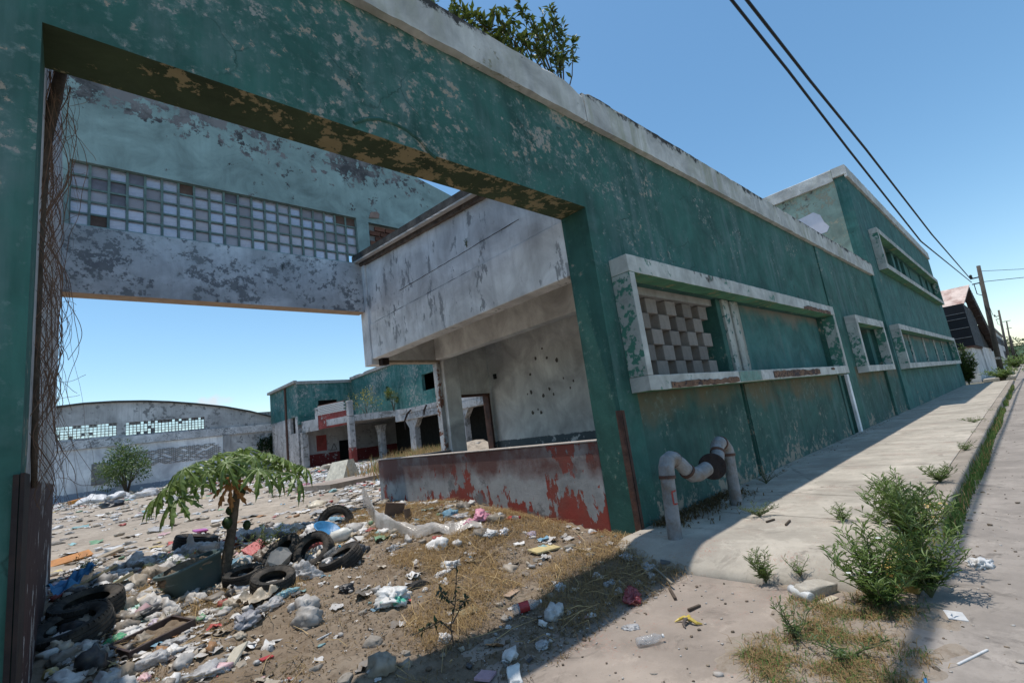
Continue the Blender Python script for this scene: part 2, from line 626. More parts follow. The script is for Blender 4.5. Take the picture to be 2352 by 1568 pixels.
M['concrete_dark'] = simple('dark_roof_edge', (0.06, 0.058, 0.055), 0.95, 0.4, 4, bump=0.5, dirt=(0.14, 0.13, 0.12))
M['concrete'] = simple('weathered_concrete', (0.30, 0.29, 0.275), 0.95, 0.25, 3, bump=0.3, dirt=(0.2, 0.19, 0.18))
M['breeze'] = simple('grey_breeze_block', (0.215, 0.19, 0.17), 0.97, 0.15, 9, bump=0.45, rnd=0.22, bscale=60)
M['brick'] = simple('red_brick', (0.20, 0.085, 0.055), 0.95, 0.3, 9, bump=0.4, rnd=0.35)
M['mortar'] = simple('mortar', (0.27, 0.255, 0.24), 0.97, 0.2, 9, bump=0.4)
M['rust'] = simple('rusty_steel', (0.085, 0.048, 0.038), 0.85, 0.4, 8, bump=0.3, dirt=(0.14, 0.06, 0.035))
M['rustdark'] = simple('dark_rusty_steel', (0.026, 0.018, 0.017), 0.8, 0.4, 8, bump=0.3, dirt=(0.05, 0.028, 0.02))
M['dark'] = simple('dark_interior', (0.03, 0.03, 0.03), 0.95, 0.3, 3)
M['glassblock'] = None
M['greenmull'] = simple('pale_green_mullion', (0.16, 0.225, 0.205), 0.9, 0.3, 8, bump=0.3, dirt=(0.18, 0.19, 0.18))
M['pvc'] = simple('grey_pipe_paint', (0.24, 0.24, 0.245), 0.75, 0.25, 9, dirt=(0.16, 0.115, 0.08), bump=0.3)
M['redpaint'] = simple('red_marker_paint', (0.30, 0.05, 0.04), 0.7, 0.3, 30)
M['bark'] = simple('bark', (0.10, 0.075, 0.055), 0.95, 0.4, 14, bump=0.7, dirt=(0.05, 0.035, 0.028), bscale=40)
M['vine'] = simple('dry_vine_stem', (0.21, 0.125, 0.085), 0.8, 0.4, 10, rnd=0.3)
M['wood'] = simple('grey_brown_wood', (0.28, 0.23, 0.17), 0.9, 0.3, 6, bump=0.3, rnd=0.3)


def glass_block_mat(name, col, cloudy, see=0.25):
    t = NT(name)
    oi = t.node('ShaderNodeObjectInfo')
    r = oi.outputs['Random']
    rib = t.noise(9, 3, 0.5, t.mapped((1, 1, 14)))
    clean = t.mix(t.mr(rib, 0.35, 0.65), mul(col, .8), mul(col, 1.05))
    c = t.mix(t.mr(t.noise(8, 6, 0.65), 0.42, 0.66, 0, .7), clean, cloudy)
    c = t.mix(t.mr(r, 0.45, 1.0), c, mul(cloudy, .9))
    t.bump(rib, 0.2, 0.01)
    t.done(c, 0.25, 0.5)
    tr = t.node('ShaderNodeBsdfTranslucent')
    t.put(tr.inputs['Color'], c)
    tp = t.node('ShaderNodeBsdfTransparent')
    t.put(tp.inputs['Color'], mul(col, 1.1))
    m1, m2 = t.node('ShaderNodeMixShader'), t.node('ShaderNodeMixShader')
    m1.inputs[0].default_value = .6
    t.put(m2.inputs[0], t.mr(r, 0.1, .9, min(.92, see * 1.7), see * .4 if see < .6 else see))
    t.l.new(t.bsdf.outputs[0], m1.inputs[1])
    t.l.new(tr.outputs[0], m1.inputs[2])
    t.l.new(m1.outputs[0], m2.inputs[1])
    t.l.new(tp.outputs[0], m2.inputs[2])
    t.l.new(m2.outputs[0], t.n['Material Output'].inputs['Surface'])
    return t.mat


M['glassblock'] = glass_block_mat('cloudy_glass_block', (0.70, 0.70, 0.745), (0.50, 0.475, 0.50), .30)
M['glassfar'] = glass_block_mat('bright_glass_block', (0.85, 0.88, 0.9), (0.62, 0.64, 0.66), .75)


def ground_mat(name, a, b, c, scale=1.0, bump=0.6):
    t = NT(name)
    n1 = t.noise(1.1 * scale, 9, 0.65)
    n2 = t.noise(9 * scale, 9, 0.7)
    col = t.mix(t.mr(n1, 0.35, 0.65), a, b)
    col = t.mix(t.mr(n2, 0.48, 0.68, 0, 0.8), col, c)
    col = t.mix(t.mr(t.noise(45 * scale, 4, 0.7), 0.55, 0.75, 0, 0.6), col, mul(a, 1.5))
    t.bump(t.math('ADD', t.noise(22 * scale, 9, 0.75), t.math('MULTIPLY', t.noise(90 * scale, 3), 0.4)), bump, 0.03)
    return t.done(col, 0.97, 0.15)


M['dirt'] = ground_mat('brown_dirt', (0.20, 0.15, 0.105), (0.275, 0.22, 0.165), (0.115, 0.082, 0.055))
M['yard'] = ground_mat('yard_ground', (0.43, 0.36, 0.285), (0.29, 0.24, 0.19), (0.17, 0.14, 0.11), 0.35)
M['earth'] = ground_mat('dry_earth', (0.24, 0.20, 0.15), (0.16, 0.15, 0.09), (0.11, 0.12, 0.06), 0.3)


def concrete_ground(name, base, scale=1.0, stripes=False, red=False):
    t = NT(name)
    n1 = t.noise(0.9 * scale, 8, 0.62)
    col = t.mix(t.mr(n1, 0.35, 0.65), mul(base, 0.72), mul(base, 1.16))
    col = t.mix(t.mr(t.noise(3.2, 10, 0.7), 0.48, 0.68, 0, 0.65), col, mul(base, 0.62))
    col = t.mix(t.mr(t.noise(0.6, 9, 0.7), 0.5, 0.62, 0, 0.5), col, mul(base, 0.72))
    col = t.mix(t.mr(t.noise(1.7, 12, 0.75), 0.55, 0.61, 0, 0.5), col, mul(base, 1.28))
    col = t.mix(t.mr(t.noise(2.6, 11, 0.72, dist=1.0), 0.57, 0.66, 0, 0.6), col, mul(base, 0.45))
    if stripes:
        st = t.noise(1.0, 6, 0.6, t.mapped((3.2, 0.35, 1)))
        col = t.mix(t.math('MULTIPLY', t.mr(st, 0.42, 0.64, 0, 0.7), t.mr(t.noise(.8, 5), .38, .6)), col, mul(base, 0.64))
    if red:
        rr = t.math('MULTIPLY', t.mr(t.noise(2.0, 9, 0.75), 0.5, 0.66), t.mr(t.noise(60, 3, 0.6), 0.55, 0.62))
        col = t.mix(rr, col, (0.36, 0.17, 0.13))
    col = t.mix(t.mr(t.noise(70, 3, 0.7), 0.6, 0.72, 0, 0.45), col, mul(base, 0.55))
    vo = t.node('ShaderNodeTexVoronoi', feature='DISTANCE_TO_EDGE')
    t.put(vo.inputs['Vector'], t.coord())
    vo.inputs['Scale'].default_value = 0.21
    wob = t.math('ADD', vo.outputs['Distance'], t.mr(t.noise(6, 8, 0.7), 0.3, 0.7, -0.012, 0.012))
    col = t.mix(t.mr(wob, -.002, 0.003, 0.55, 0), col, mul(base, 0.3))
    t.bump(t.math('ADD', t.noise(60, 7, 0.75), t.math('MULTIPLY', t.noise(5, 6), 1.2)), 0.25, 0.02)
    return t.done(col, 0.95, 0.2)


M['street'] = concrete_ground('street_concrete', (0.32, 0.28, 0.245))
M['walk'] = concrete_ground('sidewalk_concrete', (0.465, 0.415, 0.345), stripes=True, red=True)
M['drive'] = concrete_ground('driveway_concrete', (0.345, 0.285, 0.235), red=True)
M['kerb'] = concrete_ground('kerb_concrete', (0.34, 0.29, 0.24))
M['kerbyellow'] = plaster('worn_yellow_kerb_paint', (0.50, 0.33, 0.10), (0.42, 0.36, 0.30), th=0.53, scale=2)


def tint_mat(name, rough=0.6, spec=0.4, trans=0.0, leafy=False, sss=0.0):
    t = NT(name)
    a = t.node('ShaderNodeVertexColor', layer_name='tint')
    c = t.mix(t.mr(t.noise(14, 6, 0.7), 0.45, 0.7, 0, 0.45), a.outputs['Color'], (0.16, 0.13, 0.10)) if not leafy else a.outputs['Color']
    m = t.done(c, rough, spec)
    if leafy:
        tr = t.node('ShaderNodeBsdfTranslucent')
        t.put(tr.inputs['Color'], c)
        mx = t.node('ShaderNodeMixShader')
        mx.inputs[0].default_value = 0.32
        t.l.new(t.bsdf.outputs[0], mx.inputs[1])
        t.l.new(tr.outputs[0], mx.inputs[2])
        t.l.new(mx.outputs[0], t.n['Material Output'].inputs['Surface'])
    return m


M['litter'] = tint_mat('litter_plastic', 0.5, 0.4)
M['rubble'] = tint_mat('stone_and_soil', 0.97, 0.15)
M['straw'] = tint_mat('dry_straw', 0.8, 0.2, leafy=True)
M['leaf'] = tint_mat('green_leaf', 0.45, 0.45, leafy=True)


def film(name, col, alpha=0.55, rough=0.18, var=0.2, spec=0.6):
    t = NT(name)
    n = t.noise(5, 7, 0.6)
    c = t.mix(t.mr(n, 0.3, 0.7), mul(col, 1 - var), mul(col, 1 + var))
    c = t.mix(t.mr(t.noise(3, 9, 0.7), 0.5, 0.7, 0, 0.6), c, (0.25, 0.2, 0.15))
    t.put(t.bsdf.inputs['Alpha'], t.mr(t.noise(4, 4), 0.3, 0.7, alpha - 0.15, min(1, alpha + 0.2)))
    t.bump(t.noise(28, 5, 0.6), 0.5, 0.02)
    return t.done(c, rough, spec)


# ---------------------------------------------------------------- ground, street, pavements
def grid_mesh(name, xs, ys, fz, mat):
    V = np.array([(x, y, fz(x, y)) for y in ys for x in xs])
    nx = len(xs)
    i = np.arange(len(ys) - 1)[:, None] * nx + np.arange(nx - 1)[None, :]
    F = np.stack([i, i + 1, i + nx + 1, i + nx], -1).reshape(-1, 4)
    return raw_mesh(name, V, F, mat, smooth=True)


struct(MB().box(-700, 1500, -700, 900, -0.6, -0.12).build('ground', M['earth']))
struct(MB().box(-40, 600, -9, 0.90, -0.11, 0.0).build('street', M['street']))
struct(MB().box(-9, 4.372, 0.903, 3.3, -0.10, -0.002).build('driveway', M['drive']))
# dry strip between driveway and street
# sidewalk slabs with joints
ws = thing('sidewalk', 'x', 'x')
del ws['label'], ws['category']
struct(ws)
prof_x = [(4.375, -0.05), (4.38, 0.0), (4.46, 0.055), (4.62, 0.125), (4.78, 0.165), (4.95, 0.17)]
joints = [4.95, 7.05, 9.9, 12.8, 15.7, 18.6, 21.5, 24.4, 27.3, 30.2, 33.1, 36, 39, 42, 45, 48.9]
ramp = MB()
ys_ = np.linspace(1.12, 3.598, 14)
V, F = [], []
for y in ys_:
    for (x, z) in prof_x:
        sl = 0.16 * (3.0 - y) / 2.0 if y < 3.0 else 0.0
        V.append((x + max(0, sl) * (1 - (x - 4.375) / 0.575) + 0.02 * nz(x, y, 3, 2), y, z + 0.012 * nz(x, y, 5, 4)))
np_ = len(prof_x)
for j in range(len(ys_) - 1):
    for i in range(np_ - 1):
        F.append((j * np_ + i, j * np_ + i + 1, (j + 1) * np_ + i + 1, (j + 1) * np_ + i))
ramp.add(V, F)
ramp.build('slab_ramp', M['walk'], ws, smooth=True)
for a, b in zip(joints[:-1], joints[1:]):
    MB().box(a + 0.004, b - 0.004, 1.12, 3.598, -0.05, 0.170 + RNG.uniform(-.004, .004)).build('paving_slab', M['walk'], ws, bevel=0.008)
kx = [4.62] + joints[1:]
for i, (a, b) in enumerate(zip(kx[:-1], kx[1:])):
    MB().box(a + 0.005, b - 0.005, 0.905, 1.115, -0.09, 0.172 + RNG.uniform(-.004, .004)).build('kerb_stone', M['kerbyellow'] if i == 0 else M['kerb'], ws, bevel=0.02)
for pix, zz in (([(1610, 1168), (1680, 1178), (1760, 1181), (1840, 1186), (1930, 1192), (2000, 1199)], .172), ([(1640, 1120), (1720, 1128), (1800, 1130), (1900, 1136), (2010, 1140)], .172), ([(2060, 1240), (2020, 1265), (2000, 1290), (1985, 1320)], .168)):
    pts = [Vector(on(x, y, 2, zz)) for x, y in pix]
    mb = MB()
    V = []
    for a_, b_ in zip(pts[:-1], pts[1:]):
        for t_ in np.linspace(0, 1, 9)[:-1]:
            c = a_.lerp(b_, t_)
            w_ = .004 + .006 * abs(nz(c.x, c.y, 9, 3))
            j_ = .018 * nz(c.x, c.y, 7, 6)
            V += [(c.x + j_ - w_, c.y, zz + .004), (c.x + j_ + w_, c.y, zz + .004)]
    mb.add(V, [(2 * i, 2 * i + 1, 2 * i + 3, 2 * i + 2) for i in range(len(V) // 2 - 1)])
    mb.build('crack', simple('crack_dirt', (.09, .07, .055), .95), ws)
ws2 = MB().box(58.5, 260, 0.905, 2.95, -0.09, 0.17).build('sidewalk', M['walk'], None, bevel=0.02)
struct(ws2)
struct(MB().box(-30, -0.9, 0.905, 3.598, -0.09, 0.17).build('sidewalk', M['walk'], None, bevel=0.02))
M['vergedirt'] = ground_mat('verge_dirt', (0.29, 0.235, 0.185), (0.34, 0.285, 0.23), (0.20, 0.15, 0.105))
# dirt in the passage and the yard beyond
xs = np.concatenate([np.linspace(-0.9, 5.145, 170)])
ys = np.concatenate([np.linspace(2.25, 6.0, 130), np.linspace(6.04, 10.3, 80)])


def dz(x, y):
    z = ground_z(x, y)
    c = 0.025 * abs(nz(x, y, 11, 5)) + 0.018 * nz(x, y, 19, 8)
    k = sstep(2.45, 3.0, y)
    return z + c * k - 0.012 - 0.05 * (1 - sstep(2.25, 2.6, y)) - 0.04 * (x > 4.30) * (1 - sstep(3.0, 3.5, y)) * sstep(4.3, 4.5, x)


struct(link('dirt_heap', grid_mesh('dirt_heap', xs, ys, dz, M['dirt'])))
xs = np.concatenate([np.linspace(-40, -1, 20), np.linspace(-0.8, 12, 60), np.linspace(12.4, 60, 70)])
ys = np.concatenate([np.linspace(10.32, 20, 50), np.linspace(20.4, 75, 70)])
struct(link('yard', grid_mesh('yard', xs, ys, lambda x, y: ground_z(x, y) - 0.012, M['yard'])))
struct(MB().box(5.30, 48, 4.06, 10.33, -0.1, 0.30).build('room_floor', M['concrete']))

struct(link('verge', grid_mesh('verge', np.linspace(2.0, 4.9, 110), np.linspace(.35, 1.95, 70),
                               lambda x, y: .028 * sstep(1.15, .5, math.hypot((x - 3.45) / 1.25, (y - 1.15) / .6) + .45 * nz(x, y, 2.2, 5) + .35 * nz(x, y, 6, 2)) - .014 + .012 * nz(x, y, 11, 3), M['vergedirt'])))

# far hills
hb = MB()
hv, hf = [], []
N = 60
for j in range(4):
    for i in range(N):
        x = 420 + j * 60
        y = -260 + i * 12
        h = [0, 9, 17, 22][j] * (0.7 + 0.5 * nz(i * 0.13, j * .3, 1, 2)) + (3 if j else 0)
        hv.append((x + 20 * nz(i * .2, j, 1, 4), y, -1 + max(0, h)))
for j in range(3):
    for i in range(N - 1):
        hf.append((j * N + i, (j + 1) * N + i, (j + 1) * N + i + 1, j * N + i + 1))
hb.add(hv, hf)
struct(hb.build('hills', simple('distant_hill_green', (0.055, 0.095, 0.045), 0.95, 0.5, 0.08), None, smooth=True))

# ================================================================= front building
FY = 3.6
front = thing('factory_front', 'long one storey green factory front with white cornice and wide open gateway', 'building', (0, FY, 0))
front.location = (0, 0, 0)
OPEN = (-0.19, 5.15, -0.5, 4.43)
W1 = (5.6, 15.4, 2.02, 3.44)
W2 = (18.25, 22.2, 2.0, 3.38)
SLOT = (15.86, 16.28, 0.0, 1.78)
GRV = (8.98, 9.10, 0.0, 1.82)
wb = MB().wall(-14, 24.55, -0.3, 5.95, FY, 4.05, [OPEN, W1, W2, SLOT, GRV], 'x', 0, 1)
# soffit faces take the mossy material, jambs the darker green
for i, f in enumerate(wb.f):
    p = [Vector(wb.v[k]) for k in f]
    n = (p[1] - p[0]).cross(p[2] - p[1])
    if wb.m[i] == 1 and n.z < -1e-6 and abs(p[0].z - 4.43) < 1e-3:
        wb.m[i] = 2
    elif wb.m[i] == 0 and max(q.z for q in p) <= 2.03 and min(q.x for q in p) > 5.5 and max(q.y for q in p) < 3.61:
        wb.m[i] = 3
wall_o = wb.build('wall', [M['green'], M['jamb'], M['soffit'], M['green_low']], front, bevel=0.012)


def rough_edge(seed, amp=0.012, top_ks=(), chip=0.0):
    def f(i, x, k):
        a = amp * nz(x, k * 3.7, 6, seed)
        z = amp * nz(x, k * 2.1, 7, seed + 4)
        if k in top_ks:
            c = nz(x, k * 1.3, 2.3, seed + 8)
            z -= chip * max(0, c - 0.25) * 3 + 0.6 * amp * abs(nz(x, k, 17, seed))
        return a, z
    return f


CS = [(3.50, 5.80), (3.50, 6.30), (3.53, 6.33), (4.05, 6.33), (4.07, 6.28), (4.07, 5.96), (3.597, 5.96), (3.597, 5.80)]
b = MB()
xs_ = list(np.arange(-14, 5.40, 0.11)) + [5.42]


def jl(i, x, k):
    a, z = rough_edge(1, 0.010, (1, 2, 3, 4), 0.05)(i, x, k)
    if k in (1, 2, 3, 4) and x > 5.1:
        z -= 0.02 + 0.07 * sstep(5.1, 5.42, x)
    return a, z


b.sweep(CS, xs_, 'x', jitz=jl)
b.build('cornice', [M['cornice']], front, label='left length of white cornice, chipped lower at its end')
b = MB()


def jr(i, x, k):
    a, z = rough_edge(5, 0.009, (1, 2, 3, 4), 0.05)(i, x, k)
    if k in (1, 2, 3, 4):
        z += 0.02
        if x < 5.55:
            z -= 0.06
    return a, z


b.sweep(CS, [5.435] + list(np.arange(5.5, 24.75, 0.12)) + [24.78], 'x', jitz=jr)
b.build('cornice', [M['cornice']], front, label='right length of white cornice, streaked greenish')
MB().box(5.3, 24.5, 4.051, 10.3, 5.2, 5.35).build('flat_roof', M['concrete'], front)
MB().box(24.0, 24.5, 4.06, 10.3, -0.2, 5.19).build('cross_wall', M['concrete'], front)
MB().box(8.95, 24.0, 10.1, 10.3, -0.2, 5.19).build('rear_wall', M['concrete'], front)
MB().box(9.8, 10.0, 4.06, 10.09, -0.2, 5.19).build('partition', M['concrete'], front)


def surround(parent, ox0, ox1, oz0, oz1, ix0, ix1, iz0, iz1, wy, fy, mat=M['frame'], hidden_label=None):
    """projecting concrete box frame round a window"""
    o = MB()
    J = rough_edge(ox0, 0.006)
    for (a0, a1, b0, b1, ax) in ((ox0, ox1, iz1, oz1, 'h'), (ox0, ox1, oz0, iz0, 'h')):
        n = max(2, int((a1 - a0) / 0.18))
        sec = [(fy, b0), (fy, b1), (wy - 0.002, b1), (wy - 0.002, b0)]
        m0 = len(o.m)
        o.sweep(sec, np.linspace(a0, a1, n), 'x', jitz=J)
        for q in range(m0, len(o.f)):
            p = [Vector(o.v[k]) for k in o.f[q]]
            if (p[1] - p[0]).cross(p[2] - p[1]).normalized().z < -0.8:
                o.m[q] = 1
    for (x0, x1) in ((ox0, ix0), (ix1, ox1)):
        q0 = len(o.f)
        o.box(x0, x1, fy + 0.002, wy - 0.002, iz0 + 0.002, iz1 - 0.002)
        o.m[q0 + 3] = o.m[q0 + 5] = 2
    return o.build('window_surround', [mat, M['frame_under'], M['frame_jamb']], parent, bevel=0.008)


s1 = surround(front, 5.47, 15.62, 1.82, 3.69, 5.60, 15.42, 2.02, 3.44, FY, 3.30)
s1['label'] = 'long white concrete window surround with a chipped sill'
# rust-brown breaks in the sill and head where the reinforcement shows
M['rustbreak'] = plaster('rusty_broken_concrete', (0.17, 0.095, 0.06), (0.07, 0.05, 0.05), th=0.52, scale=3, bump=0.8)
for (x0, x1, z0, z1) in ((6.0, 8.25, 1.825, 1.93), (9.9, 12.9, 1.845, 1.995), (13.9, 14.2, 1.93, 2.0), (12.9, 15.2, 3.44, 3.55)):
    rb = MB()
    xs_ = np.linspace(x0, x1, 26)
    up = [z1 - 0.05 * abs(nz(x, z1, 5, 2)) - 0.02 * abs(nz(x, z0, 21, 2)) for x in xs_]
    lo = [z0 + 0.03 * abs(nz(x, z0, 6, 5)) for x in xs_]
    v = [(x, 3.288, z) for x, z in zip(xs_, lo)] + [(x, 3.288, z) for x, z in zip(xs_, up)]
    v += [(x, 3.32, z) for x, z in zip(xs_, lo)] + [(x, 3.32, z) for x, z in zip(xs_, up)]
    n = 26
    f = []
    for i in range(n - 1):
        f += [(i, i + 1, n + i + 1, n + i), (n + i, n + i + 1, 3 * n + i + 1, 3 * n + i), (i + 1, i, 2 * n + i, 2 * n + i + 1)]
    rb.add(v, f)
    rb.build('rusted_break', M['rustbreak'], s1)
for (x0, x1, mm) in ((8.3, 9.25, 'jambtint'), (9.25, 9.85, 'whitetint')):
    MB().box(x0, x1, 3.286, 3.3, 1.835, 2.012).build('sill_paint', simple(mm, (.16, .27, .23) if mm == 'jambtint' else (.50, .50, .48), .9, .25, 9, dirt=(.3, .32, .29)), s1)
# breeze block screen, every block its own piece
bm_ = MB()
bv = [(-0.162, -0.15, 0), (0.162, -0.15, 0), (0.162, 0.15, 0), (-0.162, 0.15, 0), (-0.160, -0.15, .247), (0.162, -0.152, .245), (0.162, 0.15, .246), (-0.162, 0.15, .247)]
bm_.add(bv, [(3, 2, 1, 0), (4, 5, 6, 7), (0, 1, 5, 4), (1, 2, 6, 5), (2, 3, 7, 6), (3, 0, 4, 7)])
bme = bm_.mesh('breeze_block', M['breeze'])
for row in range(5):
    for c in range(7):
        x = 5.56 + c * 0.585 + (0.2925 if row % 2 == 1 else 0)
        if x > 8.65:
            continue
        o = link('breeze_block', bme, s1)
        o.matrix_basis = Matrix.Translation((x + RNG.uniform(-.012, .012), 3.93 + RNG.uniform(-.012, .012), 2.05 + row * 0.252)) @ Matrix.Rotation(RNG.uniform(-.03, .03), 4, 'Z')
        mb_ = o.modifiers.new('bevel', 'BEVEL')
        mb_.width = 0.012
        mb_.segments = 2
MB().box(5.60, 8.79, 3.72, 3.90, 3.315, 3.438).build('head_beam', M['concrete'], s1)
MB().box(5.60, 9.0, 3.62, 4.04, 2.021, 2.048).build('inner_sill', M['concrete'], s1)
MB().box(8.80, 8.98, 3.64, 4.04, 2.05, 3.439).build('pier', M['jamb'], s1, bevel=0.01)
MB().box(9.0, 9.27, 3.60, 4.03, 2.05, 3.438).build('pier', M['pier'], s1, bevel=0.015)
MB().box(9.36, 9.72, 3.60, 4.03, 2.05, 3.438).build('pier', M['pier'], s1, bevel=0.015)
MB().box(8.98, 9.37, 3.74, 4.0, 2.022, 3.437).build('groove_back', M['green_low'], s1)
MB().box(9.72, 15.4, 3.72, 3.95, 2.021, 3.439).build('infill_panel', M['panel'], s1)
s2 = surround(front, 18.05, 22.40, 1.80, 3.63, 18.27, 22.18, 2.0, 3.38, FY, 3.30)
s2['label'] = 'short white window surround with one dark opening'
MB().box(18.26, 20.6, 3.72, 3.9, 2.0, 3.38).build('infill_panel', M['panel'], s2)
MB().box(21.6, 22.19, 3.72, 3.9, 2.0, 3.38).build('infill_panel', M['panel'], s2)
MB().box(8.97, 9.11, 3.72, 3.9, 0.0, 1.82).build('groove_back', M['rustdark'], front)
MB().box(15.85, 16.29, 3.80, 3.95, 0.0, 1.79).build('groove_back', M['dark'], front)
MB().box(16.29, 16.48, 3.52, 3.598, 0.165, 1.80).build('white_post', M['white_wall'], front, bevel=0.01)
MB().box(15.60, 15.80, 3.565, 3.598, 0.165, 1.80).build('pilaster', M['green'], front, bevel=0.01)
MB().box(16.6, 17.6, 3.57, 3.598, 0.165, 5.79).build('pilaster', M['green'], front, bevel=0.01)
MB().box(21.9, 22.15, 3.52, 3.598, 0.165, 1.79).build('pilaster', M['green'], front, bevel=0.01)
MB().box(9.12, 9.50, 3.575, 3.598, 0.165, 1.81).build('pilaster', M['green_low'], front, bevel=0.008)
# rusty corner guards of the gateway
g = MB()
J = lambda i, x, k: (0.003 * nz(x, k, 9, 2), 0)
g.box(5.135, 5.20, 3.575, 3.597, 0.0, 1.62)
g.box(5.125, 5.147, 3.575, 3.66, 0.0, 1.625)
g.build('corner_guard', M['rust'], front)
g = MB()
g.box(-0.215, -0.192, 3.575, 3.597, 0.0, 1.70)
g.box(-0.188, -0.172, 3.575, 4.03, 0.0, 1.705)
g.build('corner_guard', M['rustdark'], front)
# shallow arched patch over the lintel
pa = MB()
pts = [on(x, y, 1, 3.6) for (x, y) in ((812, 283), (840, 274), (870, 274), (905, 285), (935, 300), (965, 325), (985, 350), (1000, 362))]
pa.tube([Vector(p) + Vector((0, -0.003, 0)) for p in pts], 0.018, 5)
pa.build('arched_ridge', M['jamb'], front)

# ================================================================= two storey end building
end = thing('two_storey_block', 'two storey green street block with white framed window bands beyond the long front', 'building')
E0, E1 = 24.56, 50.5
EF = 3.52
UW = (26.6, 47.8, 6.5, 7.95)
LW = (25.2, 47.0, 2.0, 3.42)
wb = MB().wall(E0, E1, -0.3, 10.4, EF, 3.95, [UW, LW], 'x')
wb.build('wall', [M['green_high']], end, bevel=0.01)
M['palewall'] = plaster('pale_green_side_wall', (0.24, 0.31, 0.26), (0.36, 0.35, 0.27), th=0.53, scale=0.7, dusty=(0.33, 0.36, 0.30), dust=0.4, streak=0.2,
                        spots=(0.09, 0.085, 0.075), spot_th=0.605, spot_scale=2.2, top=(9.0, 10.6, 0.06), bump=0.5)
MB().box(E0, 24.9, 3.953, 16, -0.3, 10.4).build('side_wall', M['palewall'], end)
MB().box(E1 - .3, E1, 3.953, 16, -0.3, 10.4).build('side_wall', M['green_high'], end)
MB().box(E0 + .35, E1 - .31, 15.7, 16, -0.3, 10.4).build('rear_wall', M['green_high'], end)
MB().box(E0 + .35, E1 - .31, 3.96, 15.69, 10.0, 10.2).build('flat_roof', M['concrete'], end)
MB().box(E0 + .35, E1 - .31, 3.96, 15.69, 5.0, 5.2).build('upper_floor', M['concrete'], end)
c1 = MB()
c1.sweep([(3.42, 10.28), (3.42, 10.80), (3.45, 10.83), (3.95, 10.83), (3.95, 10.42), (3.517, 10.42), (3.517, 10.28)], np.arange(E0 - 0.14, E1 + .15, 0.25), 'x', jitz=rough_edge(3, 0.012, (1, 2, 3), 0.05))
c1.build('cornice', M['cornice_high'], end)
c1 = MB()
c1.sweep([(E0 + .3, 10.42), (E0 + .3, 10.83), (E0 - .1, 10.83), (E0 - .14, 10.80), (E0 - .14, 10.28), (E0 - .003, 10.28), (E0 - .003, 10.42)], np.arange(3.96, 16.1, 0.25), 'y', jitz=rough_edge(6, 0.012, (1, 2, 3), 0.05))
c1.build('cornice', M['cornice_high'], end)
# white repaired patch on the side wall
pts = [on(x, y, 0, E0) for (x, y) in ((1805, 512), (1826, 509), (1868, 488), (1884, 494), (1893, 510), (1905, 520), (1900, 532), (1885, 538), (1872, 536), (1850, 530))]
v = [(E0 - 0.006, p[1], p[2]) for p in pts] + [(E0 + 0.01, p[1], p[2]) for p in pts]
n = len(pts)
pm = MB().add(v, [tuple(range(n))] + [(i, n + i, n + (i + 1) % n, (i + 1) % n) for i in range(n)])
pm.build('white_patch', simple('cracked_white_patch', (0.62, 0.60, 0.66), 0.9, 0.06, 4), end)
su = surround(end, 26.4, 48.1, 6.25, 8.2, 26.65, 47.75, 6.5, 7.95, EF, 3.2)
su['label'] = 'upper white window surround'
for (a, b_) in ((26.6, 30.4), (35.9, 37.2), (37.6, 41.5), (43.0, 44.6), (46.2, 47.8)):
    MB().box(a, b_, 3.62, 3.8, 6.5, 7.95).build('infill_panel', M['panel'] if a < 31 else M['green_high'], su)
for x in (31.6, 33.3, 35.2, 42.0, 45.2):
    MB().box(x, x + 0.6, 3.56, 3.9, 6.5, 7.95).build('pier', M['green_high'], su, bevel=0.01)
sl = surround(end, 24.95, 47.4, 1.78, 3.65, 25.2, 47.0, 2.0, 3.42, EF, 3.2)
sl['label'] = 'lower white window surround with dark joints'
for (a, b_) in ((25.2, 29.6), (30.4, 34.2), (35.0, 38.8), (39.2, 42.6), (43.0, 46.98)):
    MB().box(a, b_, 3.62, 3.8, 2.0, 3.42).build('infill_panel', M['panel'], sl)
for x in (29.72, 34.35, 38.88, 42.7):
    MB().box(x, x + 0.5, 3.58, 3.78, 2.0, 3.42).build('pier', M['pier'], sl, bevel=0.01)

# ================================================================= gatehouse beside the passage
gh = thing('gatehouse', 'white open fronted gatehouse room with flaking red parapet beside the gateway', 'building')
f_ = MB()
f_.box(5.15, 5.45, 4.053, 10.2, 3.58, 4.42)
f_.build('fascia', M['white_wall'], gh, bevel=0.015, label='lower white fascia band')
f_ = MB()
v = []
f_.add([(5.168, 4.053, 4.424), (5.45, 4.053, 4.424), (5.45, 10.2, 4.424), (5.168, 10.2, 4.424), (5.168, 4.053, 5.40), (5.45, 4.053, 5.40), (5.45, 10.2, 5.93), (5.168, 10.2, 5.93)],
       [(3, 2, 1, 0), (4, 5, 6, 7), (0, 1, 5, 4), (1, 2, 6, 5), (2, 3, 7, 6), (3, 0, 4, 7)])
f_.build('fascia', M['white_wall'], gh, bevel=0.01, label='upper white fascia with a weed in its crack')
MB().box(5.12, 5.50, 10.205, 10.56, 3.46, 5.96).build('corner_post', M['white_wall'], gh, bevel=0.01)
MB().box(5.30, 5.47, 10.02, 10.2, 3.42, 3.578).build('hanging_stub', M['rustdark'], gh)
cr = MB()
for (z0, ya, yb) in ((4.42, 6.2, 10.1), (4.80, 4.9, 8.8)):
    pts = [(5.166, y, z0 + 0.015 * nz(y, z0, 4, 3) + (0.012 if z0 > 4.5 else 0.0)) for y in np.arange(ya, yb, 0.07)]
    cr.tube([(p[0], p[1], p[2]) for p in pts], [0.004 + 0.008 * abs(nz(p[1], z0, 5, 1)) for p in pts], 4)
cr.build('crack', M['rustdark'], gh)


def zroof(y):
    return 5.44 + (y - 4.05) * 0.088


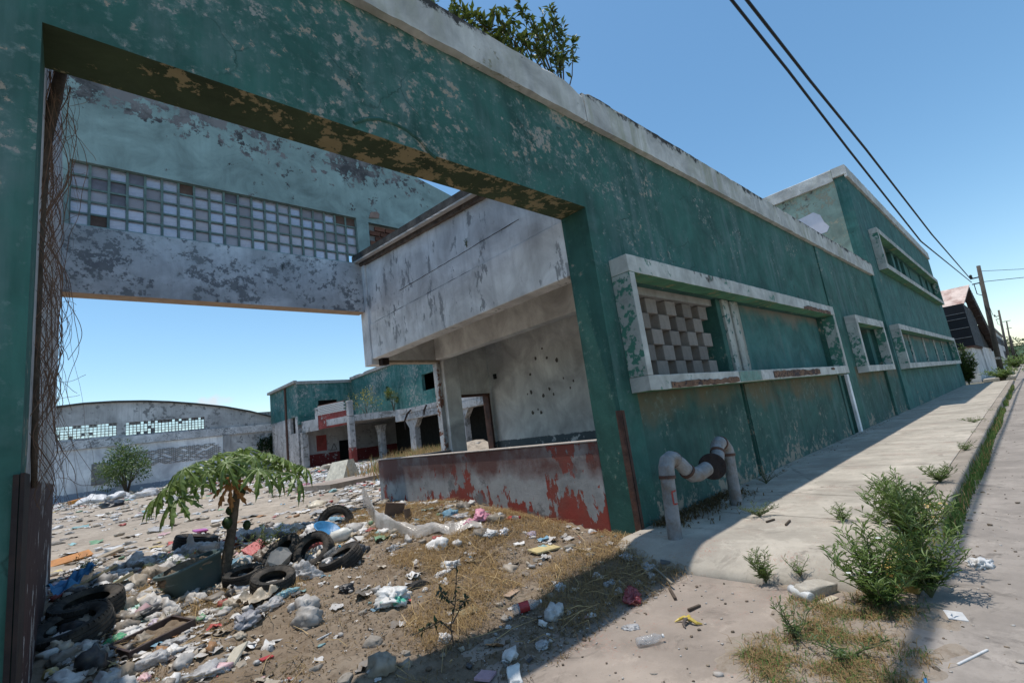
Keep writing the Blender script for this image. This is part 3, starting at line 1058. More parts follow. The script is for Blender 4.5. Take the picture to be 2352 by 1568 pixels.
def zroof_strip(x0, x1, t0, t1, jit, mat, name):
    m = MB()
    ys = np.arange(4.06, 10.62, 0.12)
    sec = [(x0, t0), (x0, t1), (x1, t1), (x1, t0)]
    n = 4
    v, f = [], []
    for i, y in enumerate(ys):
        for k, (x, t) in enumerate(sec):
            j = jit * nz(y, k, 8, 4) if k in (0, 1) else 0
            v.append((x + j, y, zroof(y) + t + 0.4 * j))
    for i in range(len(ys) - 1):
        for k in range(n):
            k2 = (k + 1) % n
            f.append((i * n + k, i * n + k2, (i + 1) * n + k2, (i + 1) * n + k))
    f += [(3, 2, 1, 0), tuple((len(ys) - 1) * n + k for k in range(4))]
    m.add(v, f)
    m.build(name, mat, gh)


zroof_strip(4.98, 8.95, 0.03, 0.20, 0.012, M['concrete_dark'], 'roof_slab')
zroof_strip(5.08, 5.46, -0.075, 0.027, 0.03, simple('broken_roof_edge', (0.15, 0.12, 0.10), 0.95, 0.4, 9, bump=0.8, dirt=(0.06, 0.04, 0.03)), 'broken_roof_edge')
zroof_strip(4.95, 5.06, -0.005, 0.027, 0.01, simple('drip_edge_cement', (0.50, 0.47, 0.44), 0.9, 0.2, 5), 'drip_edge')
MB().box(5.451, 8.75, 4.053, 10.34, 4.25, 4.36).build('ceiling', M['roomplain'], gh)
MB().box(6.85, 7.12, 4.053, 10.14, 3.54, 4.247).build('inner_beam', M['roomplain'], gh, bevel=0.02)
MB().box(5.451, 7.05, 10.21, 10.5, 3.56, 4.247).build('end_beam', M['roomplain'], gh, bevel=0.01)
MB().box(5.51, 7.03, 10.22, 10.50, 3.50, 3.557).build('beam_edge', M['wood'], gh)
MB().box(7.09, 7.56, 10.16, 10.55, 0.0, 4.247).build('column', M['roomplain'], gh, bevel=0.02)
MB().box(6.98, 7.085, 10.30, 10.50, 0.30, 3.555).build('column_edge', plaster('flaking_white_red_edge', (0.5, 0.5, 0.5), (0.25, 0.12, 0.08), th=0.52, scale=2), gh, bevel=0.01)
MB().box(8.75, 8.93, 4.053, 10.36, -0.1, 4.9).build('back_wall', M['room'], gh)
eb = MB().wall(7.562, 8.748, -0.1, 4.247, 10.36, 10.52, [(7.66, 8.62, -0.2, 2.58)], 'x')
eb.build('end_wall', M['room'], gh)
df = MB()
df.box(8.57, 8.64, 10.30, 10.54, 0.1, 2.56)
df.box(7.58, 8.66, 10.31, 10.53, 2.56, 2.62)
df.build('door_frame', M['rust'], gh, bevel=0.006)
MB().box(5.15, 5.33, 4.053, 10.36, -0.2, 1.262).build('low_wall', M['redwall'], gh, bevel=0.02, label='flaking red and grey parapet wall')
MB().box(5.135, 5.345, 4.056, 10.37, 1.263, 1.283).build('parapet_top', simple('pale_mortar_cap', (0.45, 0.40, 0.36), 0.95, 0.2, 7, bump=0.4), gh, bevel=0.005)
MB().box(5.331, 7.07, 10.2, 10.37, 0.0, 1.25).build('low_wall', M['jamb'] if False else simple('dark_parapet_concrete', (0.12, 0.125, 0.13), 0.95, 0.3, 4, bump=0.4), gh, bevel=0.01, label='short dark parapet at the far end')
hl = MB()
for (px, py) in ((1262, 893), (1294, 868), (1317, 874), (1248, 909), (1272, 905), (1220, 900), (1236, 940), (1279, 826), (1256, 821), (1230, 823), (1346, 804), (1224, 948), (1243, 947), (1310, 890), (1212, 905), (1245, 800), (1218, 860)):
    p = on(px, py, 0, 8.75)
    r = RNG.uniform(0.02, 0.055)
    v = [(8.746, p[1] + r * math.cos(a) * RNG.uniform(.7, 1.2), p[2] + r * 1.2 * math.sin(a) * RNG.uniform(.7, 1.2)) for a in np.linspace(0, 2 * math.pi, 9)[:-1]]
    v2 = [(8.752, q[1], q[2]) for q in v]
    hl.add(v + v2, [tuple(range(8))] + [(i, 8 + i, 8 + (i + 1) % 8, (i + 1) % 8) for i in range(8)])
hl.build('wall_hole', simple('dark_pocked_plaster', (0.11, 0.095, 0.08), 0.95, 0.5, 20), gh)
sw = MB().box(8.70, 8.748, 10.02, 10.12, 2.98, 3.12)
sw.build('switch_box', M['dark'], gh, bevel=0.004)

# ================================================================= glass block gable behind the passage
ga = thing('warehouse_gable', 'pale green warehouse gable carried on a beam, with a band of cloudy glass blocks', 'building')
GY = 10.36
gm = MB()


def gtop(x):
    return 9.12 - .05 * max(0, x - 4.5) - 0.19 * max(0, x - 6.2)


prof = [(x, gtop(x)) for x in np.linspace(-1.5, 16, 40)]
holes = [(-0.12, 5.10, 6.0, 7.2), (5.42, 8.2, 6.0, 7.15)]
gw = MB()
gw.wall(-1.5, 16, 5.98, 7.6, GY, GY + 0.24, holes, 'x')
gw.build('upper_wall', M['palegreen'], ga)
gw = MB()
n = len(prof)
v = [(x, GY, 7.602) for x, z in prof] + [(x, GY, z + 0.015 * nz(x, 1, 6, 3)) for x, z in prof] + [(x, GY + .24, 7.602) for x, z in prof] + [(x, GY + .24, z) for x, z in prof]
f = []
for i in range(n - 1):
    f += [(i, i + 1, n + i + 1, n + i), (n + i, n + i + 1, 3 * n + i + 1, 3 * n + i), (3 * n + i, 3 * n + i + 1, 2 * n + i + 1, 2 * n + i)]
gw.add(v, f)
gw.build('gable_wall', M['palegreen'], ga)
wbm = MB().wall(-0.186, 5.115, 4.76, 5.976, GY - 0.02, GY + 0.3, [], 'x')
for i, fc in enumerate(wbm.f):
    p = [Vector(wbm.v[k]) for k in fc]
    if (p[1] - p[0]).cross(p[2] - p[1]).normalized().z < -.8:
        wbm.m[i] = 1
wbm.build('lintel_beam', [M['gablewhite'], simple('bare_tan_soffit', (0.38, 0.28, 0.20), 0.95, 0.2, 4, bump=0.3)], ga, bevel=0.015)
gr = MB()
NX, NZ = 20, 5
px_, pz_ = 5.22 / NX, 1.2 / NZ
for i in range(NX + 1):
    x = -0.12 + i * px_
    gr.box(max(-0.118, x - 0.020), min(5.098, x + 0.020), GY + 0.055, GY + 0.16, 6.003, 7.198)
for j in range(NZ + 1):
    z = 6.0 + j * pz_
    gr.box(-0.117, 5.097, GY + 0.06, GY + 0.155, max(6.004, z - 0.017), min(7.197, z + 0.017))
gr.build('block_grid', M['greenmull'], ga)
gb = MB().box(-px_ / 2 + .021, px_ / 2 - .021, 0, 0.07, -pz_ / 2 + .018, pz_ / 2 - .018).mesh('glass_block', M['glassblock'])
brn = MB().box(-px_ / 2 + .021, px_ / 2 - .021, 0, 0.07, -pz_ / 2 + .018, pz_ / 2 - .018).mesh('glass_block_brown', simple('brown_filled_block', (0.14, 0.085, 0.065), 0.9, 0.3, 6))
dkb = MB().box(-px_ / 2 + .021, px_ / 2 - .021, 0, 0.07, -pz_ / 2 + .018, pz_ / 2 - .018).mesh('glass_block_dark', simple('dirty_dark_block', (0.17, 0.155, 0.18), 0.5, 0.3, 6))
missing = {(19, 0)}
for i in range(NX):
    for j in range(NZ):
        if (i, j) in missing:
            continue
        me = gb
        if (i, j) in ((6, 4), (18, 4), (19, 4), (1, 0)):
            me = brn
        elif (i, j) in ((3, 4), (9, 4), (2, 3), (2, 2), (1, 3)):
            me = dkb
        o = link('glass_block', me, ga)
        o.matrix_basis = Matrix.Translation((-0.12 + (i + .5) * px_, GY + 0.075 + RNG.uniform(0, .02), 6.0 + (j + .5) * pz_))
# brick infill right of the glass
MB().box(5.42, 8.2, GY + 0.10, GY + 0.2, 6.0, 7.15).build('mortar_bed', M['mortar'], ga)
bk = MB().box(-0.135, 0.135, 0, 0.06, -0.055, 0.055).mesh('brick', M['brick'])
for r in range(8):
    for c in range(9):
        x = 5.6 + c * 0.30 + (0.15 if r % 2 else 0)
        if x > 8.0:
            continue
        o = link('brick', bk, ga)
        o.matrix_basis = Matrix.Translation((x, GY + 0.045 + RNG.uniform(-.01, .01), 6.08 + r * 0.137)) @ Matrix.Rotation(RNG.uniform(-.02, .02), 4, 'Y')
bc = MB()
v0 = [on(x, y, 1, GY - 0.03) for (x, y) in ((848, 500), (852, 487), (866, 486), (872, 492), (870, 501))]
v = [(p[0], GY - 0.03, p[2]) for p in v0] + [(p[0], GY + .02, p[2]) for p in v0]
bc.add(v, [tuple(range(4, -1, -1))] + [(i, (i + 1) % 5, 5 + (i + 1) % 5, 5 + i) for i in range(5)])
bc.build('broken_corbel', simple('bare_pinkish_block', (0.33, 0.22, 0.18), .95, .2, 8, bump=.4), ga)
MB().box(-1.5, -0.19, GY + 0.001, GY + 0.3, -0.2, 5.978).build('pier', M['white_low'], ga)

# left wall of the passage
lw = MB().wall(4.054, GY - 0.022, -0.2, 6.4, -0.6, -0.19, [], 'y')
tag(lw.build('passage_wall', M['white_low']), 'white passage wall with dark red dado behind the left gate pillar', 'wall')

# ================================================================= far warehouse with curved gable
fw = thing('far_warehouse', 'long grey warehouse with low curved gable at the back of the yard', 'building')
WY = 58.0
ARC = [(-12, 6.4), (-8, 7.4), (-4, 8.2), (-1.06, 8.57), (0.75, 8.76), (2.86, 8.80), (5.12, 8.71), (7.12, 8.5), (9.23, 8.18), (11.94, 7.66), (14.34, 7.0), (17.2, 5.95)]
ax = np.array([a for a, b in ARC])
az = np.array([b for a, b in ARC])
M['farwall'] = plaster('far_grey_wall_paint', (0.44, 0.435, 0.435), (0.25, 0.25, 0.25), th=0.53, scale=0.35, dusty=(0.4, 0.4, 0.4), dust=0.3, streak=0.5, spots=(0.1, 0.1, 0.1), spot_th=0.61, spot_scale=0.9, top=(6.5, 9.0, 0.05))
M['farwhite'] = plaster('far_white_wall_paint', (0.74, 0.73, 0.76), (0.45, 0.45, 0.46), th=0.64, scale=0.4, dusty=(0.5, 0.5, 0.52), dust=0.3, streak=0.2, dado=(1.0, (0.27, 0.30, 0.36)))
h1 = (-8.5, 3.09, 5.72, 6.9)
h2 = (3.75, 10.09, 5.66, 6.86)
m = MB().wall(-12, 17.0, 4.75, 6.92, WY, WY + .3, [h1, h2], 'x')
m.build('window_wall', M['farwall'], fw)
xs_ = np.linspace(-12, 17, 80)
zt = np.maximum(np.interp(xs_, ax, az), 6.0)
m = MB()
n = len(xs_)
zb = np.minimum(6.921, zt - 0.01)
v = [(x, WY - .001, z) for x, z in zip(xs_, zb)] + [(x, WY - .001, z) for x, z in zip(xs_, zt)]
v += [(x, WY + 0.3, z) for x, z in zip(xs_, zb)] + [(x, WY + .3, z) for x, z in zip(xs_, zt)]
m.add(v, [(i, i + 1, n + i + 1, n + i) for i in range(n - 1)] + [(3 * n + i, 3 * n + i + 1, 2 * n + i + 1, 2 * n + i) for i in range(n - 1)])
m.build('curved_gable', M['farwall'], fw)
m = MB()
rv = [(x, WY - .25, z + .02) for x, z in zip(xs_, zt)] + [(x, WY - .25, z + .16) for x, z in zip(xs_, zt)] + [(x, WY + .5, z + .16) for x, z in zip(xs_, zt)] + [(x, WY + .5, z + .02) for x, z in zip(xs_, zt)]
m.add(rv, [(k * n + i, k * n + i + 1, ((k + 1) % 4) * n + i + 1, ((k + 1) % 4) * n + i) for k in (0, 1, 2, 3) for i in range(n - 1)])
m.build('curved_roof', M['concrete_dark'], fw)
MB().box(-12, 16.5, WY - 0.14, WY - .003, 4.78, 5.55).build('ledge_band', M['gablewhite'], fw)
for (a, b_, mm) in ((-12, 3.1, M['farwhite']), (3.1, 3.75, M['farwall']), (3.75, 11.7, M['farwhite']), (11.7, 12.3, M['farwall']), (12.3, 17, M['farwall'])):
    d = 0.18 if mm is M['farwall'] and b_ - a < 1 else 0.0
    MB().box(a, b_, WY + 0.05 - d, WY + .3, -0.2, 4.745).build('pier' if d else 'lower_wall', mm, fw)
MB().box(1.38, 2.68, WY - 0.02, WY + .06, 1.45, 3.36).build('bricked_panel', simple('grey_brick_panel', (0.23, 0.225, 0.22), .95, .2, 3), fw)
gmul = MB()
gp = MB().box(-0.105, 0.105, 0, 0.06, -0.095, 0.095).mesh('glass_block_far', M['glassfar'])
gp2 = MB().box(-0.105, 0.105, 0, 0.06, -0.095, 0.095).mesh('glass_block_far_grey', simple('grey_glass_block', (0.16, 0.165, 0.17), 0.5, 0.2, 3))
for (x0, x1, z0, z1) in ((-1.3, 3.09, 5.72, 6.9), h2):
    nx, nz_ = int(round((x1 - x0) / .275)), 5
    dx, dz_ = (x1 - x0) / nx, (z1 - z0) / nz_
    for i in range(nx + 1):
        gmul.box(x0 + i * dx - .025, x0 + i * dx + .025, WY + .1, WY + .2, z0 + .004, z1 - .004)
    for j in range(nz_ + 1):
        gmul.box(x0 + .003, x1 - .003, WY + .11, WY + .19, z0 + j * dz_ - .02, z0 + j * dz_ + .02)
    for i in range(nx):
        for j in range(nz_):
            me = gp2 if ((j == nz_ - 1 and RNG.random() < .45) or RNG.random() < 0.05) else gp
            o = link('glass_block', me, fw)
            o.matrix_basis = Matrix.Translation((x0 + (i + .5) * dx, WY + .13, z0 + (j + .5) * dz_))
gmul.build('block_grid', M['rust'], fw)
MB().box(-8.49, -1.31, WY + .1, WY + .2, 5.72, 6.9).build('bricked_panel', M['farwall'], fw)
br = MB()
for r in range(16):
    for c in range(22):
        if RNG.random() < 0.2:
            continue
        x = 3.9 + c * 0.35 + (0.17 if r % 2 else 0)
        if x > 11.4:
            continue
        br.box(x, x + 0.27, WY + 0.0, WY + .05, 2.6 + r * 0.095, 2.6 + r * 0.095 + 0.055)
o = br.build('brick_lattice', simple('grey_lattice_brick', (0.24, 0.215, 0.205), .95, .3, 2), fw, kind='stuff')

# ================================================================= green office building in the yard
of = thing('office_building', 'derelict green two storey office with red banded porch in the yard', 'building')
M['offgreen'] = plaster('office_green_paint', (0.032, 0.125, 0.115), (0.20, 0.25, 0.24), th=0.54, scale=0.5, fscale=7, halo=(.2, .27, .25), under2=(0.30, 0.29, 0.27), dusty=(0.13, 0.24, 0.23), dust=0.5, streak=0.4, bump=0.2)
M['offwhite'] = plaster('office_white_paint', (0.42, 0.41, 0.41), (0.25, 0.24, 0.23), th=0.53, scale=0.6, dusty=(0.35, 0.34, 0.33), dust=0.3, streak=0.5, bump=0.3)
M['offred'] = plaster('office_red_paint', (0.24, 0.05, 0.045), (0.40, 0.38, 0.36), th=0.575, scale=0.7, dusty=(0.3, 0.12, 0.1), dust=0.3, streak=0.3, bump=0.3)
# wing
m = MB().wall(16.4, 22.3, 4.6, 8.85, 49.0, 49.3, [(18.4, 20.4, 5.3, 6.86)], 'x')
m.build('wing_front_wall', M['offgreen'], of)
m = MB().wall(49.302, 57.9, 5.45, 8.85, 16.4, 16.7, [], 'y')
m.build('wing_side_wall', M['offgreen'], of)
m = MB().wall(49.302, 57.9, -0.2, 5.447, 16.4, 16.7, [(50.0, 51.5, 3.85, 5.5)], 'y')
m.build('wing_side_wall', M['offwhite'], of)
MB().box(16.25, 16.396, 52.3, 52.6, -0.2, 8.7).build('downpipe', M['rust'], of)
MB().box(16.3, 22.3, 49.0 - .12, 49.0 - .003, 8.6, 8.9).build('roof_edge', M['concrete'], of)
MB().box(16.1, 16.39, 48.9, 57.9, 8.72, 8.98).build('roof_edge', M['concrete'], of)
MB().box(16.7, 30, 49.3, 58, 8.6, 8.8).build('flat_roof', M['concrete'], of)
# main wall facing the yard
m = MB().wall(20, 48.99, 4.25, 8.95, 22.0, 22.3, [(32.64, 34.95, 5.6, 7.0), (40.85, 41.4, 5.6, 6.95)], 'y')
m.build('main_wall', M['offgreen'], of)
rl = MB()
rl.sweep([(21.8, 8.8), (21.8, 9.1), (22.4, 9.1), (22.4, 8.955), (21.995, 8.955), (21.995, 8.8)], np.arange(20, 49, 0.6), 'y', jitz=rough_edge(2, 0.04, (1, 2), 0.15))
rl.build('roof_edge', M['concrete'], of)
MB().box(22.4, 31, 20, 48.9, 8.7, 8.9).build('flat_roof', M['concrete'], of)
# first floor slab, broken along its yard edge
sp = [(18.45, 41.8), (20.0, 40.95), (21.7, 39.7), (21.45, 37.5), (21.5, 34), (21.5, 20), (31, 20), (31, 49.305), (16.72, 49.305)]
ptsx = []
for (a, b_) in zip(sp[:5], sp[1:6]):
    for t in np.linspace(0, 1, 8)[:-1]:
        x, y = a[0] + (b_[0] - a[0]) * t, a[1] + (b_[1] - a[1]) * t
        ptsx.append((x + 0.12 * nz(x, y, 3, 2), y + 0.12 * nz(x, y, 3, 7)))
ptsx += sp[5:]
n = len(ptsx)
m = MB().add([(x, y, 4.0) for x, y in ptsx] + [(x, y, 4.38 + 0.2 * sstep(36, 41, y)) for x, y in ptsx], [tuple(range(n)), tuple(range(2 * n - 1, n - 1, -1))] + [(i, n + i, n + (i + 1) % n, (i + 1) % n) for i in range(n)])
m.build('floor_slab', M['offwhite'], of)
# porch band and pierced balustrade on the diagonal front
pa, pb = Vector((18.45, 42.6, 0)), Vector((16.55, 48.9, 0))
dv = (pb - pa)
L = dv.length
dv.normalize()
nv = Vector((dv.y, -dv.x, 0))


def dbox(mb, s0, s1, t0, t1, z0, z1, mi=0):
    q = [pa + dv * s + nv * t for (s, t) in ((s0, t0), (s1, t0), (s1, t1), (s0, t1))]
    v = [(p.x, p.y, z0) for p in q] + [(p.x, p.y, z1) for p in q]
    mb.add(v, [(3, 2, 1, 0), (4, 5, 6, 7), (0, 1, 5, 4), (1, 2, 6, 5), (2, 3, 7, 6), (3, 0, 4, 7)], mi)


if nv.x > 0:
    nv = -nv
m = MB()
dbox(m, 0, L * .62, -.18, 0, 3.82, 5.13)
m.build('porch_band', M['offred'], of)
m = MB()
dbox(m, L * .62, L * .98, -.18, 0, 3.75, 4.85)
dbox(m, L * .60, L * .66, -.2, .02, 3.75, 5.9)
m.build('porch_band', M['offwhite'], of)
wbk = simple('white_pierced_block', (0.62, 0.60, 0.58), .9, .15, 6)
bl = MB().box(-0.16, 0.16, -.07, .07, -0.055, 0.055).mesh('balustrade_block', wbk)
ang = math.atan2(dv.y, dv.x)
for r in range(6):
    for c in range(11):
        s = 0.3 + c * 0.36 + (0.18 if r % 2 else 0)
        if s > L * .6:
            continue
        p = pa + dv * s + nv * -0.05
        o = link('balustrade_block', bl, of)
        o.matrix_basis = Matrix.Translation((p.x, p.y, 5.19 + r * 0.15)) @ Matrix.Rotation(ang, 4, 'Z')
m = MB()
dbox(m, 0.1, L * .6, -.1, -.0, 5.99 + .02, 6.07)
m.build('balustrade_cap', M['brick'], of)
for k in range(6):
    m = MB()
    dbox(m, 0.1 + .0 * k, L * (.62 + .05 * (6 - k)), -.12, -.02, 4.86 + k * 0.13, 4.86 + k * 0.13 + 0.07) if False else None
MB().box(18.25, 18.72, 41.55, 42.1, 4.5, 5.9).build('broken_post', M['offwhite'], of, bevel=.05)
MB().box(18.2, 18.75, 41.5, 42.05, -.2, 1.72).build('porch_column', M['offred'], of, bevel=.03, label='red painted foot of the porch column')
MB().box(18.22, 18.73, 41.52, 42.03, 1.723, 4.45).build('porch_column', M['offwhite'], of, bevel=.03, label='white tiled upper porch column')
MB().box(16.45, 17.05, 48.4, 48.95, -.2, 3.75).build('porch_column', M['offwhite'], of, bevel=.03)
m = MB().wall(16.7, 27, -.2, 4.0, 49.31, 49.5, [(20.4, 21.6, -.3, 2.6)], 'x')
m.build('porch_wall', plaster('porch_white_paint', (0.36, 0.355, 0.36), (0.26, .26, .26), th=.58, scale=.5, dado=(1.55, (0.17, 0.03, 0.03))), of)
MB().box(18.1, 19.1, 49.24, 49.308, 1.8, 3.35).build('red_shutter', M['offred'], of)
tr = MB()
tri = [Vector((19.55, 49.30, 1.75)), Vector((20.15, 49.30, 1.75)), Vector((19.85, 49.30, 2.4))]
for i in range(3):
    tr.tube([tri[i], tri[(i + 1) % 3]], 0.03, 4)
tr.build('triangle_mark', M['dark'], of)
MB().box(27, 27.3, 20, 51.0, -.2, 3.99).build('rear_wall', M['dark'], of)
MB().box(26, 26.3, 20, 49.0, 4.4, 8.69).build('rear_wall', M['dark'], of)  # added near-black backing, keeps the sky from showing through the upper windows
MB().box(16.72, 25.9, 51.0, 51.3, 4.4, 8.59).build('dark_panel', M['dark'], of)  # added near-black panels, closing the rooms so the openings stay dark
MB().box(18.31, 26.99, 50.6, 50.9, -.2, 4.0).build('dark_panel', M['dark'], of)  # added to block the bright yard behind the porch doorway
MB().box(18.0, 18.3, 49.51, 57, -.2, 8.58).build('dark_panel', M['dark'], of)
MB().box(22.32, 25.9, 20, 20.3, 4.4, 8.69).build('dark_panel', M['dark'], of)
for (y, w) in ((43.0, .6), (36.8, .9), (29.6, .9), (24, .9)):
    MB().box(21.7, 22.25, y - w / 2, y + w / 2, -.2, 3.4).build('column', M['offwhite'], of, bevel=.04)
    m = MB()
    v = [(21.72, y - w / 2, 2.7), (22.2, y - w / 2, 2.7), (21.72, y - w * 1.3, 3.5), (22.2, y - w * 1.3, 3.5), (21.72, y + w / 2, 2.7), (22.2, y + w / 2, 2.7), (21.72, y + w * 1.3, 3.5), (22.2, y + w * 1.3, 3.5)]
    m.add(v, [(0, 4, 6, 2), (1, 3, 7, 5), (0, 2, 3, 1), (4, 5, 7, 6), (2, 6, 7, 3)])
    m.build('bracket', M['offwhite'], of)
MB().box(21.55, 22.3, 20, 39.3, 3.42, 3.99).build('yard_beam', M['offwhite'], of, bevel=.03)
m = MB()
m.tube([(21.4, 36.2, 4.2), (21.2, 36.5, 3.9), (21.1, 36.9, 3.3), (21.15, 36.95, 2.6)], [.08, .1, .07, .03], 6)
m.tube([(21.3, 33.5, 4.3), (21.1, 33.6, 3.9), (21.15, 33.8, 3.5)], [.08, .09, .05], 6)
m.build('hanging_rebar', M['rustdark'], of)
for j, (y0, y1, z) in enumerate([(39.2, 41.3, 4.2)]):
    pass

# ================================================================= buildings further along the street
sh = thing('ruined_shed', 'ruined shed with black cladding and a pinkish tin roof far down the street', 'building')
M['farrender'] = plaster('far_white_render', (0.55, 0.53, 0.51), (0.40, 0.38, 0.35), th=0.6, scale=0.4, dusty=(0.45, 0.42, 0.39), dust=0.4, streak=0.3)
MB().box(61.2, 74, 3.15, 12, -.2, 3.15).build('base_wall', M['farrender'], sh, bevel=.02)
MB().box(61.0, 74.1, 2.95, 12.1, 3.152, 3.30).build('base_cap', M['rust'], sh)
MB().box(61.1, 73.5, 2.85, 11, 3.302, 7.3).build('cladding', simple('black_cladding', (0.012, 0.014, 0.018), .7, .3, 1), sh)
m = MB()
for z in (4.1, 5.0, 5.9, 6.4):
    m.box(61.03, 61.097, 2.9, 11, z, z + .05)
for x in np.arange(61.3, 73.4, 0.8):
    m.box(x, x + .08, 2.79, 2.847, 3.31, 7.25)
m.build('cladding_rail', simple('grey_rail', (0.16, 0.17, 0.18), .7), sh)
tin = simple('faded_pink_tin', (0.60, 0.47, 0.40), .7, .2, 1.2, dirt=(0.22, 0.09, 0.06))
m = MB()
m.add([(62, 2.8, 7.35), (62, 12, 7.35), (66, 12, 9.45), (66, 2.2, 9.45), (62, 2.8, 7.25), (62, 12, 7.25), (66, 12, 9.35), (66, 2.2, 9.35)],
      [(0, 1, 2, 3), (7, 6, 5, 4), (0, 3, 7, 4), (1, 5, 6, 2)])
m.build('roof_sheet', tin, sh)
m = MB()
for k, x in enumerate(np.arange(66.2, 92, 1.0)):
    h = 9.3 - (x - 66) * .2
    m.box(x, x + 0.85, 2.25, 2.9, h - 1.3 + .4 * nz(x, 1, 1, 2), h)
m.build('charred_rafter', M['rustdark'], sh)
m = MB()
m.box(66, 92, 2.95, 6, 3.4, 6.0)
m.build('dark_shed', M['dark'], sh)
ww = MB().box(74.2, 150, 3.0, 9, -.2, 4.6).build('street_wall', M['farrender'], None, bevel=.03)
tag(ww, 'long white street wall beyond the ruined shed', 'wall')
wf = thing('far_white_building', 'small white flat roofed building furthest along the street', 'building')
MB().box(155, 215, 3.6, 14, -.2, 8.6).build('wall', M['farrender'], wf)
MB().box(154.7, 215.3, 3.3, 14.3, 8.6, 9.1).build('roof_slab', M['concrete'], wf)
m = MB()
for x in range(158, 212, 6):
    m.box(x, x + 2.5, 3.55, 3.598, 2, 4)
    m.box(x, x + 2.5, 3.55, 3.598, 5.5, 7.5)
m.build('window', M['dark'], wf)

# poles and cables
polewood = simple('dark_pole_concrete', (0.085, 0.075, 0.065), .9, .3, 3, bump=.3)
POLES = [((53.9, 1.60), (53.9, 0.95), 9.2, 'nearest dark utility pole, tilted, at the pavement edge'),
         ((112, 2.05), (112, 1.3), 9.6, 'second dark utility pole along the street'),
         ((165, 2.2), (165.5, 1.2), 10.6, 'third utility pole, with a short crossarm on top'),
         ((210, 2.3), (210, 1.7), 8.4, 'shortest and furthest utility pole')]
for i, (b0, b1, h, lab) in enumerate(POLES):
    u = thing('utility_pole', lab, 'utility pole', (b0[0], b0[1], 0.15), 'utility poles along the pavement')
    top = Vector((b1[0] - b0[0], b1[1] - b0[1], h))
    MB().tube([(0, 0, -.2), top * .5, top], [.19, .165, .13], 12).build('pole', polewood, u, smooth=True)
    a = MB()
    tz = top * (0.90)
    if i == 2:
        a.box(top.x - .06, top.x + .06, top.y - .7, top.y + .7, top.z - .12, top.z)
        a.box(top.x - .06, top.x + .06, top.y - .5, top.y + .5, top.z - 1.9, top.z - 1.78)
    else:
        a.box(tz.x - .05, tz.x + .05, tz.y, tz.y + .62, tz.z - .04, tz.z + .05)
        a.box(tz.x - .05, tz.x + .05, tz.y, tz.y + .62, tz.z - .5, tz.z - .42)
        a.tube([(tz.x, tz.y + .5, tz.z - .45), (tz.x, tz.y + .5, tz.z - 1.3), (tz.x, tz.y + .1, tz.z - 1.6)], .03, 5)
    a.build('crossarm', M['rustdark'], u)
    if i < 2:
        ins = MB()
        ins.lathe([(0.0, 0), (.09, 0), (.11, .1), (.07, .16), (.11, .22), (.06, .34), (0, .34)], 10, mat=Matrix.Translation((tz.x, tz.y + .55, tz.z + .0)))
        ins.build('insulator', M['dark'], u)
        bd = MB()
        bd.lathe([(.185, 0), (.19, .02), (.19, .16), (.185, .18)], 12, mat=Matrix.Translation(tuple(top * .17)))
        bd.build('band', M['concrete'], u)
pa_ = (8.07, 2.0)
pb_ = (53.9, 1.55)
cb = simple('black_cable', (0.012, 0.012, 0.013), .6)


def cable(pix, label, r, end):
    pts = [on_wall(x, y, pa_, pb_) for x, y in pix]
    a, b_ = Vector(pts[0]), Vector(pts[1])
    d = (a - b_).normalized()
    P = [a + d * 30 + Vector((0, 0, 1.2)), a + d * 12 + Vector((0, 0, .25))] + [Vector(p) for p in pts] + [Vector(end)]
    o = MB().tube(P, r, 6).build('power_cable', cb, None)
    tag(o, label, 'cable', 'cables strung along the street')
    return o


cable([(1680, 0), (1812, 165), (1946, 340), (2115, 554)], 'lower of the two thick cables above the cornice', 0.026, (53.9, 1.62, 8.15))
cable([(1715, 0), (1860, 185), (1988, 342), (2140, 538)], 'upper of the two thick cables above the cornice', 0.030, (53.9, 1.62, 8.45))
wires = [([(53.9, 1.0, 8.9), (70, -8, 8.6), (90, -18, 9.2)], .02, 'thin wire crossing right from the nearest pole top'),
         ([(53.9, 1.0, 8.0), (70, -9, 8.2), (88, -18, 9.0)], .025, 'thicker wire crossing right below the pole top'),
         ([(54, 1.2, 7.9), (85, 1.6, 7.3), (112, 1.7, 8.6)], .025, 'sagging wire between the first and second poles')]
for P, r, lab in wires:
    tag(MB().tube(P, r, 5).build('overhead_wire', cb), lab, 'cable', 'cables strung along the street')

# ================================================================= vegetation helpers
LEAF = np.array([(0, 0, 0), (0.28, 0.5, 0.10), (0, 1.0, -0.08), (-0.28, 0.5, 0.10), (0, 0.5, 0.0)], float)   # folded leaf
LEAF_F = np.array([(0, 1, 4), (1, 2, 4), (2, 3, 4), (3, 0, 4)])


def leaves_mesh(name, P, D, L, Wd, cols, mat=None):
    """P (n,3) bases, D (n,3) directions, L lengths, Wd widths"""
    P, D = np.asarray(P, float), np.asarray(D, float)
    n = len(P)
    D = D / (np.linalg.norm(D, axis=1, keepdims=True) + 1e-9)
    up = NPR.normal(size=(n, 3)) * .35 + np.array([0, 0, 1.0])
    sd = np.cross(D, up)
    sd /= np.linalg.norm(sd, axis=1, keepdims=True) + 1e-9
    nn = np.cross(sd, D)
    L = np.broadcast_to(np.asarray(L, float), (n,))
    Wd = np.broadcast_to(np.asarray(Wd, float), (n,))
    V = (P[:, None, :] + sd[:, None, :] * (LEAF[None, :, 0:1] * Wd[:, None, None] * 2) + D[:, None, :] * (LEAF[None, :, 1:2] * L[:, None, None])
         + nn[:, None, :] * (LEAF[None, :, 2:3] * L[:, None, None]))
    F = (LEAF_F[None] + (np.arange(n) * 5)[:, None, None]).reshape(-1, 3)
    c = np.repeat(np.asarray(cols), 5, axis=0)
    return raw_mesh(name, V.reshape(-1, 3), F, mat or M['leaf'], c)


